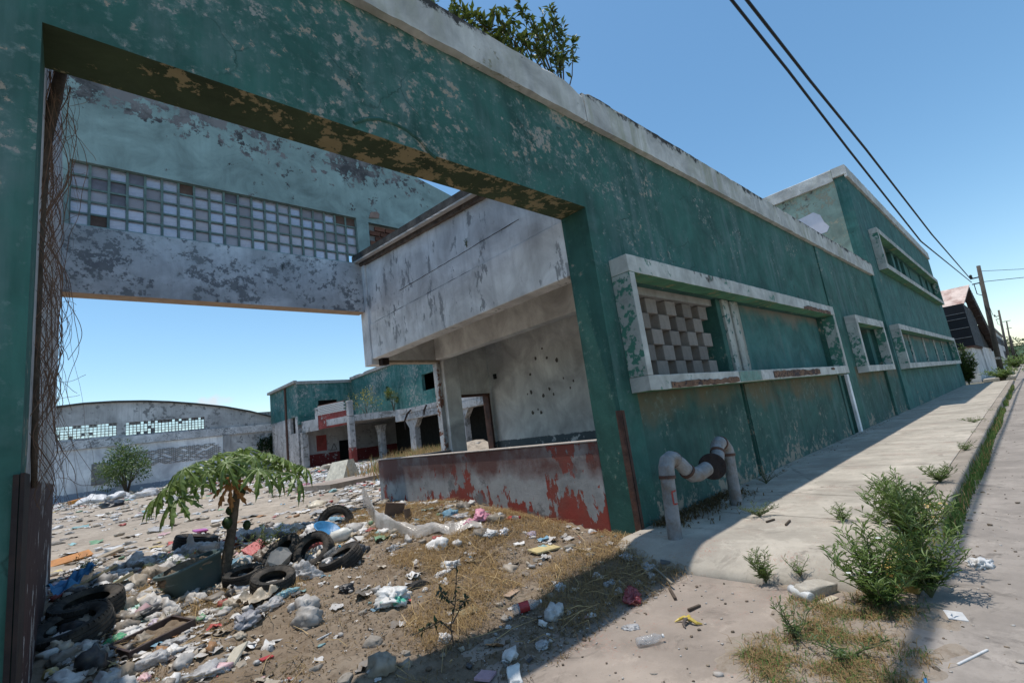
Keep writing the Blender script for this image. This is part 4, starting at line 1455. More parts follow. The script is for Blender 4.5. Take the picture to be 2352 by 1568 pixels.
def leaf_cols(n, base, var=0.3, tip=None):
    base = np.array(base)
    k = 1 + NPR.uniform(-var, var, (n, 1))
    c = base[None] * k
    c += NPR.uniform(-.01, .01, (n, 3))
    if tip is not None:
        m = NPR.random((n, 1))
        c = c * (1 - m * .6) + np.array(tip)[None] * m * .6
    return np.clip(c, 0.004, 1)


def weed(name, label, base, h, spread, ns, leaf=(0.07, 0.014), col=(0.125, 0.195, 0.05), tip=(0.20, 0.28, 0.075), dens=26, cat='weed', group='weeds along the pavement and kerb', flower=None):
    t = thing(name, label, cat, base, group)
    st = MB()
    P, D, L = [], [], []
    for s in range(ns):
        a = RNG.uniform(0, 2 * math.pi)
        out = spread * math.sqrt(RNG.random())
        hh = h * RNG.uniform(.55, 1.0) * (1 - 0.35 * out / max(spread, 1e-3))
        pts = []
        for k in range(7):
            u = k / 6
            w = u ** 1.3
            pts.append(Vector((math.cos(a) * out * w + RNG.uniform(-1, 1) * .012 * k / 3, math.sin(a) * out * w + RNG.uniform(-1, 1) * .012 * k / 3, hh * u)))
        st.tube(pts, [.006 * (1 - u * .75) for u in np.linspace(0, 1, 7)], 4)
        nl = max(6, int(dens * hh / h))
        for q in range(nl):
            u = (0.12 + 0.88 * (q / nl)) ** .85
            i = min(5, int(u * 6))
            p = pts[i].lerp(pts[i + 1], u * 6 - i)
            an = q * 2.4 + RNG.uniform(-.4, .4)
            el = RNG.uniform(-.15, .5) + u * .55
            P.append(p)
            D.append((math.cos(an) * math.cos(el), math.sin(an) * math.cos(el), math.sin(el)))
            L.append(leaf[0] * RNG.uniform(.6, 1.25) * (1.15 - .45 * u))
            # side shoot leaves
            for _ in range(2):
                P.append(p + Vector(D[-1]) * L[-1] * RNG.uniform(.25, .7))
                an2 = an + RNG.uniform(-1.1, 1.1)
                D.append((math.cos(an2) * math.cos(el), math.sin(an2) * math.cos(el), math.sin(el) + RNG.uniform(-.2, .2)))
                L.append(leaf[0] * RNG.uniform(.45, .9))
    st.build('stem', simple(name + '_stem', (0.09, 0.10, 0.045), .8) if 'stem_green' not in M else M['stem_green'], t)
    L = np.array(L)
    me = leaves_mesh('foliage', P, D, L, L * leaf[1] / leaf[0] * .5, leaf_cols(len(P), col, .35, tip))
    link('foliage', me, t, kind='stuff')
    if flower:
        Pf = [p for p in P if RNG.random() < .006]
        fl = MB()
        for p in Pf[:40]:
            fl.add([(p[0] + .018 * math.cos(q), p[1] + .018 * math.sin(q), p[2] + .03) for q in np.linspace(0, 6.28, 7)[:-1]], [tuple(range(6))])
        fl.build('flower', simple('white_petal', flower, .6), t, kind='stuff')
    return t


M['stem_green'] = simple('green_stem', (0.09, 0.10, 0.045), .8, .3)

# ---- big weeds at the kerb
def gp3(px, py, z=None):
    p = at(px, py) if z is None else on(px, py, 2, z)
    return p


weed('weed_bush', 'largest leafy weed bush, lowest at the driveway corner', gp3(2035, 1398), .64, .36, 30, (.095, .024), dens=34, flower=(0.7, 0.7, 0.68))
weed('weed_bush', 'leafy weed bush hanging over the gutter, right of the yellow kerb', gp3(2140, 1372), .66, .32, 26, (.095, .024), dens=34)
weed('weed_bush', 'tall leafy weed bush hiding the yellow kerb end', gp3(2120, 1292), .76, .36, 32, (.095, .024), dens=34)
weed('weed_bush', 'upper leafy weed bush behind the yellow kerb end', gp3(2080, 1215, .17), .64, .33, 28, (.095, .023), dens=32)
weed('weed', 'round weed topping the kerb above the bushes', gp3(2160, 1108, .17), .30, .22, 16, (.075, .015), dens=24)
weed('weed', 'small weed in the pavement crack, middle one', gp3(1935, 1196, .17), .20, .17, 11, (.06, .014), dens=16)
weed('weed', 'flat weed in the pavement crack beside the bushes', gp3(2018, 1200, .17), .13, .2, 10, (.055, .013), dens=14)
weed('weed', 'greyish weed at the wall side, right of the pipes', gp3(1745, 1186, .17), .21, .22, 14, (.055, .011), col=(.10, .14, .06), dens=20)
weed('weed', 'neat cone shaped weed below the slab end', gp3(1760, 1338), .33, .14, 14, (.06, .012), dens=26)
weed('weed', 'thin weed behind the broken concrete lump', gp3(1838, 1322), .2, .14, 6, (.05, .012), dens=10)
weed('weed', 'sprawling low weed in the dry grass, left', gp3(1830, 1470), .26, .34, 9, (.055, .018), col=(.06, .11, .04), dens=12)
weed('weed', 'sprawling low weed in the dry grass, nearest the camera', gp3(1945, 1520), .2, .26, 9, (.05, .017), col=(.06, .11, .04), dens=14)
for k, (px, py, hh) in enumerate(((2213, 1080, .2), (2185, 1165, .2), (2245, 1010, .22), (2262, 985, .28), (2280, 955, .3))):
    weed('kerb_weed', ('gutter weed close behind the bushes, higher of two', 'gutter weed beside the bushes, lower of two', 'gutter weed halfway along the kerb, first of three', 'gutter weed halfway along the kerb, middle of three', 'tallest gutter weed halfway along the kerb, furthest of three')[k], gp3(px, py, 0), hh, .18, 9, (.06, .010), dens=16, group='low gutter weeds')
weed('kerb_weed', 'grassy weed on the kerb top where the slabs crack', gp3(2238, 970, .17), .18, .3, 10, (.08, .008), dens=12)
weed('kerb_weed', 'grassy weed on the kerb top nearer the bushes', gp3(2218, 1035, .17), .16, .3, 10, (.08, .008), dens=12)
weed('pole_weed', 'bushy weed round the foot of the nearest pole', (52.5, 1.4, .17), 1.1, 1.6, 40, (.32, .12), dens=16, group='weeds at the poles')
weed('pole_weed', 'pale bushy weed on the far pavement by the second pole', (100, 1.2, .17), 2.2, 3.0, 40, (.6, .25), dens=16, group='weeds at the poles')
weed('climbing_shrub', 'dark shrub at the end corner of the two storey block', (51.3, 3.4, 0), 3.9, 0.8, 60, (.35, .17), col=(.035, .07, .025), dens=34, cat='shrub', group=None)


# ---- grasses
def blades(name, pts, h, lean, cols, w=0.004, parent=None, mat=None):
    pts = np.asarray(pts, float)
    n = len(pts)
    a = NPR.uniform(0, 2 * np.pi, n)
    ln = NPR.uniform(lean[0], lean[1], n)
    hh = NPR.uniform(h[0], h[1], n)
    dx = np.stack([np.cos(a), np.sin(a), np.zeros(n)], 1)
    sx = np.stack([-np.sin(a), np.cos(a), np.zeros(n)], 1) * w
    upv = np.array([0, 0, 1.0])
    p1 = pts + (dx * (ln * .4)[:, None] + upv * (1 - ln * .35)[:, None]) * (hh * .55)[:, None]
    p2 = pts + (dx * (ln * 1.0)[:, None] + upv * (1 - ln * .75)[:, None]) * hh[:, None]
    V = np.stack([pts - sx, pts + sx, p1 + sx * .8, p1 - sx * .8, p2], 1).reshape(-1, 3)
    o = np.arange(n) * 5
    F = np.concatenate([np.stack([o, o + 1, o + 2], 1), np.stack([o, o + 2, o + 3], 1), np.stack([o + 3, o + 2, o + 4], 1)])
    me = raw_mesh(name, V, F, mat or M['straw'], np.repeat(cols, 5, axis=0))
    ob = link(name, me, parent, kind='stuff')
    return ob


def straw_cols(n, green=0.0):
    a = np.array((0.40, 0.28, 0.13))
    b = np.array((0.26, 0.17, 0.085))
    t = NPR.random((n, 1))
    c = a * t + b * (1 - t)
    if green:
        m = (NPR.random((n, 1)) < green)
        c = np.where(m, np.array((0.10, 0.17, 0.045)) * NPR.uniform(.7, 1.3, (n, 1)), c)
    return c


def scatter(n, region, dens):
    """points in a rectangle kept where dens(x, y) allows"""
    out = []
    while len(out) < n:
        x, y = RNG.uniform(region[0], region[1]), RNG.uniform(region[2], region[3])
        if RNG.random() < dens(x, y):
            out.append((x, y, floor_z(x, y)))
    return out


def d_straw(x, y):
    k = sstep(0.02, 0.3, nz(x, y, 1.1, 6) + .05 + 0.30 * sstep(2.2, 4.4, x) + .22 * nz(x, y, 4.5, 2))
    return k * sstep(2.5, 2.8, y)


P_ = scatter(30000, (0.3, 5.1, 2.55, 9.5), d_straw)
o = blades('dry_grass', P_, (.05, .20), (1.0, 1.42), straw_cols(len(P_)), .0024)
tag(o, 'flattened dry straw strewn over the dirt heap', 'dry grass')
def d_patch(x, y):
    d = math.hypot((x - 3.45) / 1.15, (y - 1.18) / .52)
    return sstep(1.0, .45, d + .35 * nz(x, y, 2.2, 5)) * (.12 + .88 * sstep(-.15, .3, nz(x, y, 4, 7)))


P_ = scatter(7000, (2.2, 4.6, 0.55, 1.9), d_patch)
cg = straw_cols(len(P_), .3)
o = blades('grass_patch', P_, (.03, .13), (.5, 1.35), cg, .0024)
tag(o, 'half dry grass patch between driveway and street', 'grass')
P_ = [(x, 0.86 + RNG.uniform(-.07, .05) + .02 * math.sin(x), 0.0) for x in [RNG.uniform(6.2, 40) for _ in range(5200)] if nz(x, 0, .5, 4) > -.25]
o = blades('gutter_grass', P_, (.08, .30), (.1, .9), straw_cols(len(P_), .85), .006)
tag(o, 'green grass lining the gutter under the kerb', 'grass')
P_ = scatter(3500, (8, 22, 16, 36), lambda x, y: sstep(5.5, 1, abs(y - (x * 1.35 + 4))))
o = blades('tall_dry_grass', P_, (.4, 1.1), (.1, .7), straw_cols(len(P_), .15) * 1.1, .014)
tag(o, 'tall dry grass in the yard before the office columns', 'dry grass')


P_ = scatter(16000, (-.1, 5.1, 2.55, 9.8), lambda x, y: .3 + .7 * sstep(-.2, .3, nz(x, y, 2.1, 12)))
o = blades('plant_debris', P_, (.015, .075), (1.1, 1.5), np.clip(straw_cols(len(P_)) * NPR.uniform(.25, .75, (len(P_), 1)), 0, 1), .003)
tag(o, 'brown crumbled plant debris mixed into the dirt heap', 'debris')
# ---- papaya
def papaya_leaf(seed):
    rg = random.Random(seed)
    V, F, MI = [(0, 0, 0)], [], []
    lobes = 9
    rim = []
    for i in range(lobes):
        a0 = math.radians(-150 + 300 * i / (lobes - 1))
        L = 0.36 * (1 - 0.35 * abs(i - (lobes - 1) / 2) / (lobes / 2)) * rg.uniform(.9, 1.1)
        lob = [(0.30, -0.055), (0.45, -0.11), (0.52, -0.07), (0.66, -0.17), (0.70, -0.08), (0.84, -0.11), (0.86, -0.05), (1.0, 0.0),
               (0.86, 0.05), (0.84, 0.11), (0.70, 0.08), (0.66, 0.17), (0.52, 0.07), (0.45, 0.11), (0.30, 0.055)]
        base = len(V)
        for (u, w) in lob:
            r = L * u
            t = w * L * rg.uniform(.8, 1.2)
            x = math.cos(a0) * r - math.sin(a0) * t
            y = math.sin(a0) * r + math.cos(a0) * t
            droop = -0.92 * (r ** 2) / .36 + 0.35 * abs(w) * L * -1 + .012 * rg.uniform(-1, 1)
            V.append((x, y, droop))
        mid = []
        for u in (.45, .66, .84):
            r = L * u
            mid.append(len(V))
            V.append((math.cos(a0) * r, math.sin(a0) * r, -0.92 * r * r / .36 + .022))
        b = base
        tris = [(0, b, mid[0]), (b, b + 1, mid[0]), (b + 1, b + 2, mid[0]), (b + 2, mid[1], mid[0]), (b + 2, b + 3, mid[1]), (b + 3, b + 4, mid[1]), (b + 4, mid[2], mid[1]), (b + 4, b + 5, mid[2]), (b + 5, b + 6, mid[2]), (b + 6, b + 7, mid[2]),
                (b + 7, b + 8, mid[2]), (b + 8, b + 9, mid[2]), (b + 9, b + 10, mid[2]), (b + 10, mid[1], mid[2]), (b + 10, b + 11, mid[1]), (b + 11, b + 12, mid[1]), (b + 12, mid[0], mid[1]), (b + 12, b + 13, mid[0]), (b + 13, b + 14, mid[0]), (b + 14, 0, mid[0])]
        F += tris
        rim.append(base)
        for u in (1,):
            pass
    for i in range(lobes - 1):
        F.append((0, rim[i] + 14, rim[i + 1]))
    nL = len(F)
    # pale veins as slim raised strips
    for i in range(lobes):
        a0 = math.radians(-150 + 300 * i / (lobes - 1))
        s = Vector((-math.sin(a0), math.cos(a0), 0)) * .004
        prev = None
        for u in (0.0, .25, .45, .66, .84):
            r = .34 * (1 - 0.35 * abs(i - (lobes - 1) / 2) / (lobes / 2)) * u
            c = Vector((math.cos(a0) * r, math.sin(a0) * r, -0.92 * r * r / .36 + .028 * min(1, u * 3)))
            cur = len(V)
            V.extend([tuple(c - s * (1.1 - u)), tuple(c + s * (1.1 - u))])
            if prev is not None:
                F.append((prev, prev + 1, cur + 1, cur))
            prev = cur
    mb = MB()
    mb.add(V, F)
    for i in range(nL, len(F)):
        mb.m[i] = 1
    return mb


def leafmat(name, col, rough=.4):
    t = NT(name)
    c = t.mix(t.mr(t.noise(12, 5), .3, .7), mul(col, .7), mul(col, 1.3))
    t.done(c, rough, .5)
    tr = t.node('ShaderNodeBsdfTranslucent')
    t.put(tr.inputs['Color'], mul(col, 1.6))
    mx = t.node('ShaderNodeMixShader')
    mx.inputs[0].default_value = .28
    t.l.new(t.bsdf.outputs[0], mx.inputs[1])
    t.l.new(tr.outputs[0], mx.inputs[2])
    t.l.new(mx.outputs[0], t.n['Material Output'].inputs['Surface'])
    return t.mat


M['papaya'] = leafmat('papaya_leaf_green', (0.15, 0.22, 0.055), .42)
M['vein'] = simple('pale_leaf_vein', (0.28, 0.36, 0.17), .6, .1)
M['papdry'] = leafmat('dry_papaya_leaf', (0.36, 0.17, 0.06), .8)
pb0 = at(505, 1335)
pap = thing('papaya_tree', 'young papaya tree with drooping lobed leaves and green fruit amid the rubbish', 'tree', pb0)
trunk_pix = [(508, 1335), (520, 1290), (532, 1220), (543, 1140), (548, 1085)]
tp = [Vector(on(x, y, 1, pb0[1])) - Vector(pb0) for x, y in trunk_pix]
s_ = mpp(pb0)
tt = []
rr = []
for i in range(22):
    u = i / 21 * 4
    k = min(3, int(u))
    p = tp[k].lerp(tp[k + 1], u - k)
    tt.append(p)
    rr.append((0.075 - 0.042 * (i / 21)) * (1.25 if i == 0 else 1) * (1.06 if i % 2 else .98))
MB().tube(tt, rr, 10).build('trunk', simple('papaya_bark', (0.15, 0.115, 0.085), .95, .35, 18, bump=.6, dirt=(.07, .05, .035)), pap, smooth=True)
ctop = tp[-1]
lm = [papaya_leaf(k).mesh('papaya_leaf', [M['papaya'], M['vein']]) for k in range(3)]
ldry = papaya_leaf(9).mesh('papaya_leaf_dry', [M['papdry'], M['papdry']])
# petiole tips as seen: pixel, size, towards/away
leafpix = [(395, 1110, .95, -.2), (410, 1145, .85, -.35), (450, 1062, .9, .15), (500, 1046, .9, .25), (560, 1034, .85, .3), (592, 1078, 1.0, -.4), (645, 1052, .95, .2), (675, 1090, .95, -.25), (520, 1062, .85, -.3), (610, 1040, .9, .35), (440, 1092, .85, .3), (662, 1062, .8, .4),
           (370, 1135, .8, .1), (480, 1080, .8, -.15), (425, 1075, .85, -.3), (630, 1085, .8, -.1), (695, 1070, .75, .1), (540, 1045, .8, .1), (580, 1050, .85, -.15)]
pt = MB()
for i, (px, py, sc, dy) in enumerate(leafpix):
    tip = Vector(on(px, py, 1, pb0[1] + dy)) - Vector(pb0)
    mid = ctop.lerp(tip, .55) + Vector((0, 0, .05))
    pt.tube([ctop + Vector((0, 0, -.03)), mid, tip], [.009, .008, .006], 5)
    d = tip - ctop
    az_ = math.atan2(d.y, d.x) + RNG.uniform(-.3, .3)
    o = link('leaf', lm[i % 3], pap)
    o.matrix_basis = Matrix.Translation(tip) @ Matrix.Rotation(az_, 4, 'Z') @ Matrix.Rotation(RNG.uniform(.25, .65), 4, 'Y') @ Matrix.Scale(sc * 1.05, 4)
tip = Vector(on(530, 1110, 1, pb0[1] - .3)) - Vector(pb0)
pt.tube([ctop, ctop.lerp(tip, .5) + Vector((0, 0, .03)), tip], [.008, .007, .005], 5)
o = link('leaf', ldry, pap, label='withered orange leaf')
o.matrix_basis = Matrix.Translation(tip) @ Matrix.Rotation(math.atan2(tip.y - ctop.y, tip.x - ctop.x), 4, 'Z') @ Matrix.Rotation(.95, 4, 'Y') @ Matrix.Scale(.85, 4)
pt.build('petiole', simple('petiole_green', (0.14, 0.19, 0.07), .6), pap)
fm = simple('papaya_fruit_green', (0.03, 0.055, 0.02), .45, .3, 8)
for (px, py, r) in ((522, 1200, .062), (567, 1205, .05), (527, 1172, .045), (530, 1148, .04), (556, 1130, .045)):
    c = Vector(on(px, py, 1, pb0[1] - .03)) - Vector(pb0)
    MB().lathe([(0, r * 1.25), (r * .5, r * 1.1), (r * .9, r * .5), (r, 0), (r * .8, -r * .7), (r * .4, -r * 1.15), (0, -r * 1.3)], 12, mat=Matrix.Translation(c)).build('fruit', fm, pap, smooth=True)

# ---- shrub on top of the lintel
sb = Vector((5.35, 3.86, 6.30))
rs = thing('roof_shrub', 'leafy fig shrub growing on top of the white cornice', 'shrub', sb)
bm2 = MB()
P, D, L = [], [], []
tips = [(1030, 20, 3.9), (1050, 55, 3.85), (1085, 30, 3.9), (1085, 75, 3.8), (1110, 60, 3.9), (1130, 25, 3.8), (1140, 90, 3.85), (1165, 60, 3.9), (1190, 5, 3.9), (1150, 110, 3.8), (1215, 40, 3.85), (1205, 75, 3.8), (1230, 65, 3.9), (1265, 15, 3.85),
        (1290, 60, 3.8), (1318, 88, 3.85), (1270, 120, 3.8), (1295, 100, 3.9), (1250, 90, 3.85), (1175, 105, 3.9), (1185, 130, 3.8), (1060, 30, 3.95), (1235, 110, 3.85), (1120, 85, 3.85), (1285, 135, 3.85), (1245, 30, 3.95), (1100, 95, 3.8), (1195, 90, 3.8), (1160, 20, 4.0), (1275, 60, 3.9), (1145, 70, 3.9), (1122, 100, 3.9), (1045, 8, 3.9)]
for (px, py, yy) in tips:
    tip = Vector(on(px, py, 1, yy)) - sb
    k = 0.5
    if px < 1170:
        root = Vector((-.35, 0, 0.08))
    else:
        root = Vector((.05, 0, 0.0))
    mid = root.lerp(tip, .5) + Vector((0.10 * nz(px, py, .05, 1), .06 * nz(px, py, .07, 3), -.10 if px > 1250 else .05))
    pts = [root, root.lerp(mid, .5) + Vector((.02, 0, 0)), mid, mid.lerp(tip, .5) + Vector((0, 0, .03)), tip]
    bm2.tube(pts, [.017, .012, .009, .006, .003], 5)
    for q in range(34):
        u = 0.55 + .45 * RNG.random() ** .45
        i = min(3, int(u * 4))
        u = min(u, .999)
        i = min(3, int(u * 4))
        p = pts[i].lerp(pts[i + 1], u * 4 - i) + Vector((RNG.gauss(0, .016), RNG.gauss(0, .016), RNG.gauss(0, .016)))
        P.append(p)
        D.append((RNG.gauss(0, .6), RNG.gauss(0, .6), RNG.gauss(.35, .5)))
        L.append(RNG.uniform(.09, .165))
bm2.build('branch', M['bark'], rs)
L = np.array(L)
link('foliage', leaves_mesh('foliage', P, D, L, L * .33, leaf_cols(len(P), (.065, .095, .018), .4, (.14, .17, .03))), rs, kind='stuff')
s2b = Vector(on(985, 12, 1, 3.9)) - Vector((0, 0, .12))
weed('roof_weed', 'small sprig on the cornice left of the fig shrub', s2b, .3, .12, 7, (.08, .03), col=(.05, .10, .02), dens=14, group=None)
weed('wall_weed', 'tiny weed rooted in the crack of the white fascia', Vector(on(1072, 568, 0, 5.15)) + Vector((0.0, 0, 0)), .22, .05, 3, (.05, .012), col=(.12, .16, .05), dens=12, group=None)

# ---- dry vine hanging inside the left pillar
vn = thing('dry_vine', 'tangle of leafless brown vine hanging behind the left gate pillar', 'vine', (-0.1, 4.2, 0.3))
vb = Vector((-0.1, 4.2, 0.3))
tr = MB()
tpts = [Vector(on(x, y, 1, 4.35)) - vb for x, y in ((152, 120), (138, 175), (125, 235), (108, 300), (100, 360), (95, 460), (88, 600), (84, 760), (80, 940), (78, 1120))]
tr.tube(tpts, [.035, .036, .038, .04, .034, .028, .025, .022, .02, .015], 8)
tr.build('main_stem', M['bark'], vn, smooth=True)
vs = MB()
rg = random.Random(21)
for k in range(118):
    far = rg.random() < .22
    sy = rg.choice([140, 150, 165, 200, 260, 330, 400, 480, 560, 640, 740, 850])
    x = rg.uniform(92, 165) if sy < 420 else rg.uniform(80, 128)
    ln = rg.uniform(200, 560) if not far else rg.uniform(300, 700)
    lim = rg.uniform(150, 215) if far else rg.uniform(112, 150)
    yy = rg.uniform(4.15, 4.9)
    pts = []
    y, ang = sy, rg.uniform(-.5, .5) + (.35 if far else 0)
    cur = rg.uniform(-.05, .05)
    while y < min(sy + ln, 1170) and len(pts) < 90:
        pts.append(Vector(on(x, y, 1, yy)) - vb)
        cur = cur * .8 + rg.gauss(0, .05)
        if x > lim:
            cur -= .07
        if x < 84:
            cur += .08
        ang = max(-.6, min(.6, (ang + cur) * .88))
        x += 9 * math.sin(ang)
        y += 9 * math.cos(ang)
        yy = max(4.1, yy + rg.uniform(-.012, .012))
    if len(pts) > 4:
        r0 = .0013 + .0034 * rg.random() ** 2.2
        vs.tube(pts, [r0 * (1 - .5 * i / len(pts)) for i in range(len(pts))], 3, cap=False)
for k in range(30):      # wiry side twigs
    x, y = rg.uniform(90, 150), rg.uniform(150, 1120)
    pts = []
    a = rg.uniform(-1.2, 1.6)
    c = rg.gauss(0, .12)
    yy = rg.uniform(4.15, 4.6)
    for i in range(rg.randint(6, 20)):
        pts.append(Vector(on(x, y, 1, yy)) - vb)
        c = c * .7 + rg.gauss(0, .12)
        a += c
        x += 7 * math.cos(a)
        y += 7 * math.sin(a)
        if x < 76 or x > 250:
            break
    if len(pts) > 2:
        vs.tube(pts, .0016, 3, cap=False)
o = vs.build('hanging_stem', M['vine'], vn, kind='stuff')

# ---- shrub before the far warehouse and plants on the office
def leafy_tree(name, label, base, h, w, col, n=1500, leaf=.12, cat='tree', trunk=.08, tip=None, group=None, blobs=9, lo=.25):
    t = thing(name, label, cat, base, group)
    st = MB()
    P, D = [], []
    cs = []
    for b in range(blobs):
        a = RNG.uniform(0, 6.28)
        r = w * math.sqrt(RNG.random()) * .8
        z = h * RNG.uniform(lo + .12, .92)
        c = Vector((r * math.cos(a) * (1 - .4 * (z / h - .5)), r * math.sin(a), z))
        cs.append((c, w * RNG.uniform(.3, .5)))
        st.tube([(0, 0, -.1), Vector((c.x * .25, c.y * .25, h * .25)), Vector((c.x * .7, c.y * .7, c.z * .75)), c], [trunk, trunk * .7, trunk * .4, trunk * .12], 5)
    for i in range(n):
        c, r = RNG.choice(cs)
        v = Vector((RNG.gauss(0, 1), RNG.gauss(0, 1), RNG.gauss(0, .8)))
        v = v.normalized() * r * RNG.random() ** .4
        P.append(c + v)
        D.append(v.normalized() + Vector((RNG.gauss(0, .5), RNG.gauss(0, .5), RNG.gauss(.1, .5))))
    st.build('trunk', M['bark'], t)
    L = NPR.uniform(.7, 1.3, n) * leaf
    link('foliage', leaves_mesh('foliage', P, D, L, L * .3, leaf_cols(n, col, .35, tip)), t, kind='stuff')
    return t


p = on(292, 1130, 1, 54.0)
leafy_tree('small_tree', 'small light green tree in front of the far warehouse', (p[0], 54, ground_z(p[0], 54)), 3.9, 2.3, (.075, .13, .035), 2600, .28, tip=(.12, .18, .05), trunk=.07, blobs=14)
p = on(905, 925, 0, 21.2)
leafy_tree('ledge_shrub', 'green shrub growing on the broken ledge of the office', (21.5, 39.3, 4.5), 2.1, .7, (.09, .13, .035), 500, .2, 'shrub', .03, (.2, .22, .04), 'plants on the office ledge', 6)
leafy_tree('ledge_shrub', 'sparse yellow shrub at the inner corner of the office terrace', (20.6, 43.0, 4.5), 2.4, 1.7, (.22, .21, .04), 260, .22, 'shrub', .025, (.3, .26, .04), 'plants on the office ledge', 7)
p = on(560, 1015, 1, 57.7)
for (px0, px1, py0, py1, lab) in ((592, 640, 1008, 1030, 'dark ivy patch low on the far warehouse wall'), (620, 632, 1000, 1050, 'ivy strip in the corner beside the office')):
    a = on(px0, py0, 1, 57.8)
    b_ = on(px1, py1, 1, 57.8)
    n = 500
    P = np.stack([NPR.uniform(a[0], b_[0], n), NPR.uniform(57.75, 57.95, n), NPR.uniform(b_[2], a[2], n) + NPR.normal(0, .15, n)], 1)
    iv = thing('ivy', lab, 'climbing plant', (0, 0, 0), 'ivy on the far walls')
    link('foliage', leaves_mesh('foliage', P, NPR.normal(size=(n, 3)) + np.array([0, -.6, -.2]), .3, .12, leaf_cols(n, (.03, .06, .022), .3)), iv, kind='stuff')
# distant street trees
for (x, y, h, w, lab) in ((180, -4.0, 7, 6, 'green roadside tree beyond the last poles'), (230, 1.5, 10, 7, 'taller green tree behind the furthest pole'), (262, -9, 9, 9, 'wide green tree at the end of the street'), (215, 6.5, 9, 5, 'dark tree behind the small white building')):
    leafy_tree('roadside_tree', lab, (x, y, 0), h, w, (.05, .09, .03), 1100, .9, 'tree', .2, (.08, .12, .04), 'trees at the end of the street', 10, lo=.1)

# seedling in the foreground
sd = at(1042, 1482)
st_ = thing('seedling', 'dark leaved seedling standing in the foreground rubbish', 'plant', sd)
m = MB()
P, D, L = [], [], []
br_ = [[(1042, 1482), (1035, 1440), (1045, 1390), (1048, 1330), (1050, 1285)], [(1040, 1450), (1012, 1425), (985, 1440), (955, 1455)], [(1040, 1430), (1060, 1390), (1075, 1370)], [(1045, 1390), (1020, 1370), (1010, 1355)], [(1045, 1470), (1075, 1480), (1100, 1500)]]
for bp in br_:
    pts = [Vector(on(x, y, 1, sd[1] + .02 * i)) - Vector(sd) for i, (x, y) in enumerate(bp)]
    m.tube(pts, [.006 - .004 * i / len(pts) for i in range(len(pts))], 5)
    for q in range(22):
        u = RNG.uniform(.35, 1) * (len(pts) - 1)
        i = min(len(pts) - 2, int(u))
        pp = pts[i].lerp(pts[i + 1], u - i)
        P.append(pp)
        D.append((RNG.gauss(0, .7), RNG.gauss(0, .7), RNG.gauss(-.1, .5)))
        L.append(RNG.uniform(.035, .07))
m.build('stem', M['bark'], st_)
L = np.array(L)
link('foliage', leaves_mesh('foliage', P, D, L, L * .32, leaf_cols(len(P), (.03, .055, .02), .3)), st_, kind='stuff')
weed('yard_weed', 'scrubby green weed behind the tyres', at(610, 1265), .5, .5, 22, (.07, .03), col=(.06, .09, .03), dens=14, group='weeds in the rubbish')
weed('yard_weed', 'low dark weed left of the planter tub', at(390, 1310), .3, .55, 16, (.06, .025), col=(.05, .08, .03), dens=12, group='weeds in the rubbish')
weed('yard_weed', 'dark scrub behind the left gate pillar', at(190, 1335), .42, .4, 18, (.06, .025), col=(.03, .05, .02), dens=14, group='weeds in the rubbish')

#TRASH#
# ================================================================= rubbish
def ico(sub):
    bm = bmesh.new()
    bmesh.ops.create_icosphere(bm, subdivisions=sub, radius=1)
    v = np.array([p.co[:] for p in bm.verts])
    f = np.array([[q.index for q in p.verts] for p in bm.faces])
    bm.free()
    return v, f


ICO = {s: ico(s) for s in (1, 2, 3, 4)}


def crumple(name, mat, seed, sx, sy, sz, rough=.35, sub=4, freq=2.2, flat=.35, knot=False):
    v, f = ICO[sub]
    V = []
    o = Vector((seed * 3.1, seed * 1.7, seed * .9))
    for p in v:
        q = Vector(p)
        n1 = mnoise.noise(q * freq * .5 + o)
        r = abs(mnoise.noise(q * freq + o * 2)) + .5 * abs(mnoise.noise(q * freq * 2.3 + o)) + .3 * abs(mnoise.noise(q * freq * 5 + o))
        k = 1 + rough * (n1 * 1.2 + .55 - r * 1.5)
        z = q.z * k
        if z < -flat:
            z = -flat + (z + flat) * .15
        if knot and q.z > .75:
            k *= .55
            z = .75 + (q.z - .75) * 4.5
        V.append((q.x * k * sx, q.y * k * sy, (z + flat) * sz))
    return raw_mesh(name, V, f, mat, smooth=True)


def sheet(name, mat, seed, w, d, amp=.12, n=16, lift=0.0, ragged=.12, thick=0.0):
    V = []
    for j in range(n + 1):
        for i in range(n + 1):
            u, t = i / n - .5, j / n - .5
            e = ragged * mnoise.noise(Vector((u * 5 + seed, t * 5, 2)))
            z = amp * (abs(mnoise.noise(Vector((u * 3.1 + seed, t * 3.1, 7)))) * 1.5 + .6 * abs(mnoise.noise(Vector((u * 8 + seed, t * 8, 1)))) + .8 * mnoise.noise(Vector((u * 1.4, t * 1.4 + seed, 3)))) + lift * (u + .5) ** 2
            V.append((u * w * (1 + e), t * d * (1 + e), z + .01))
    i = np.arange(n)[:, None] * (n + 1) + np.arange(n)[None, :]
    F = np.stack([i, i + 1, i + n + 2, i + n + 1], -1).reshape(-1, 4)
    return raw_mesh(name, V, F, mat, smooth=True)


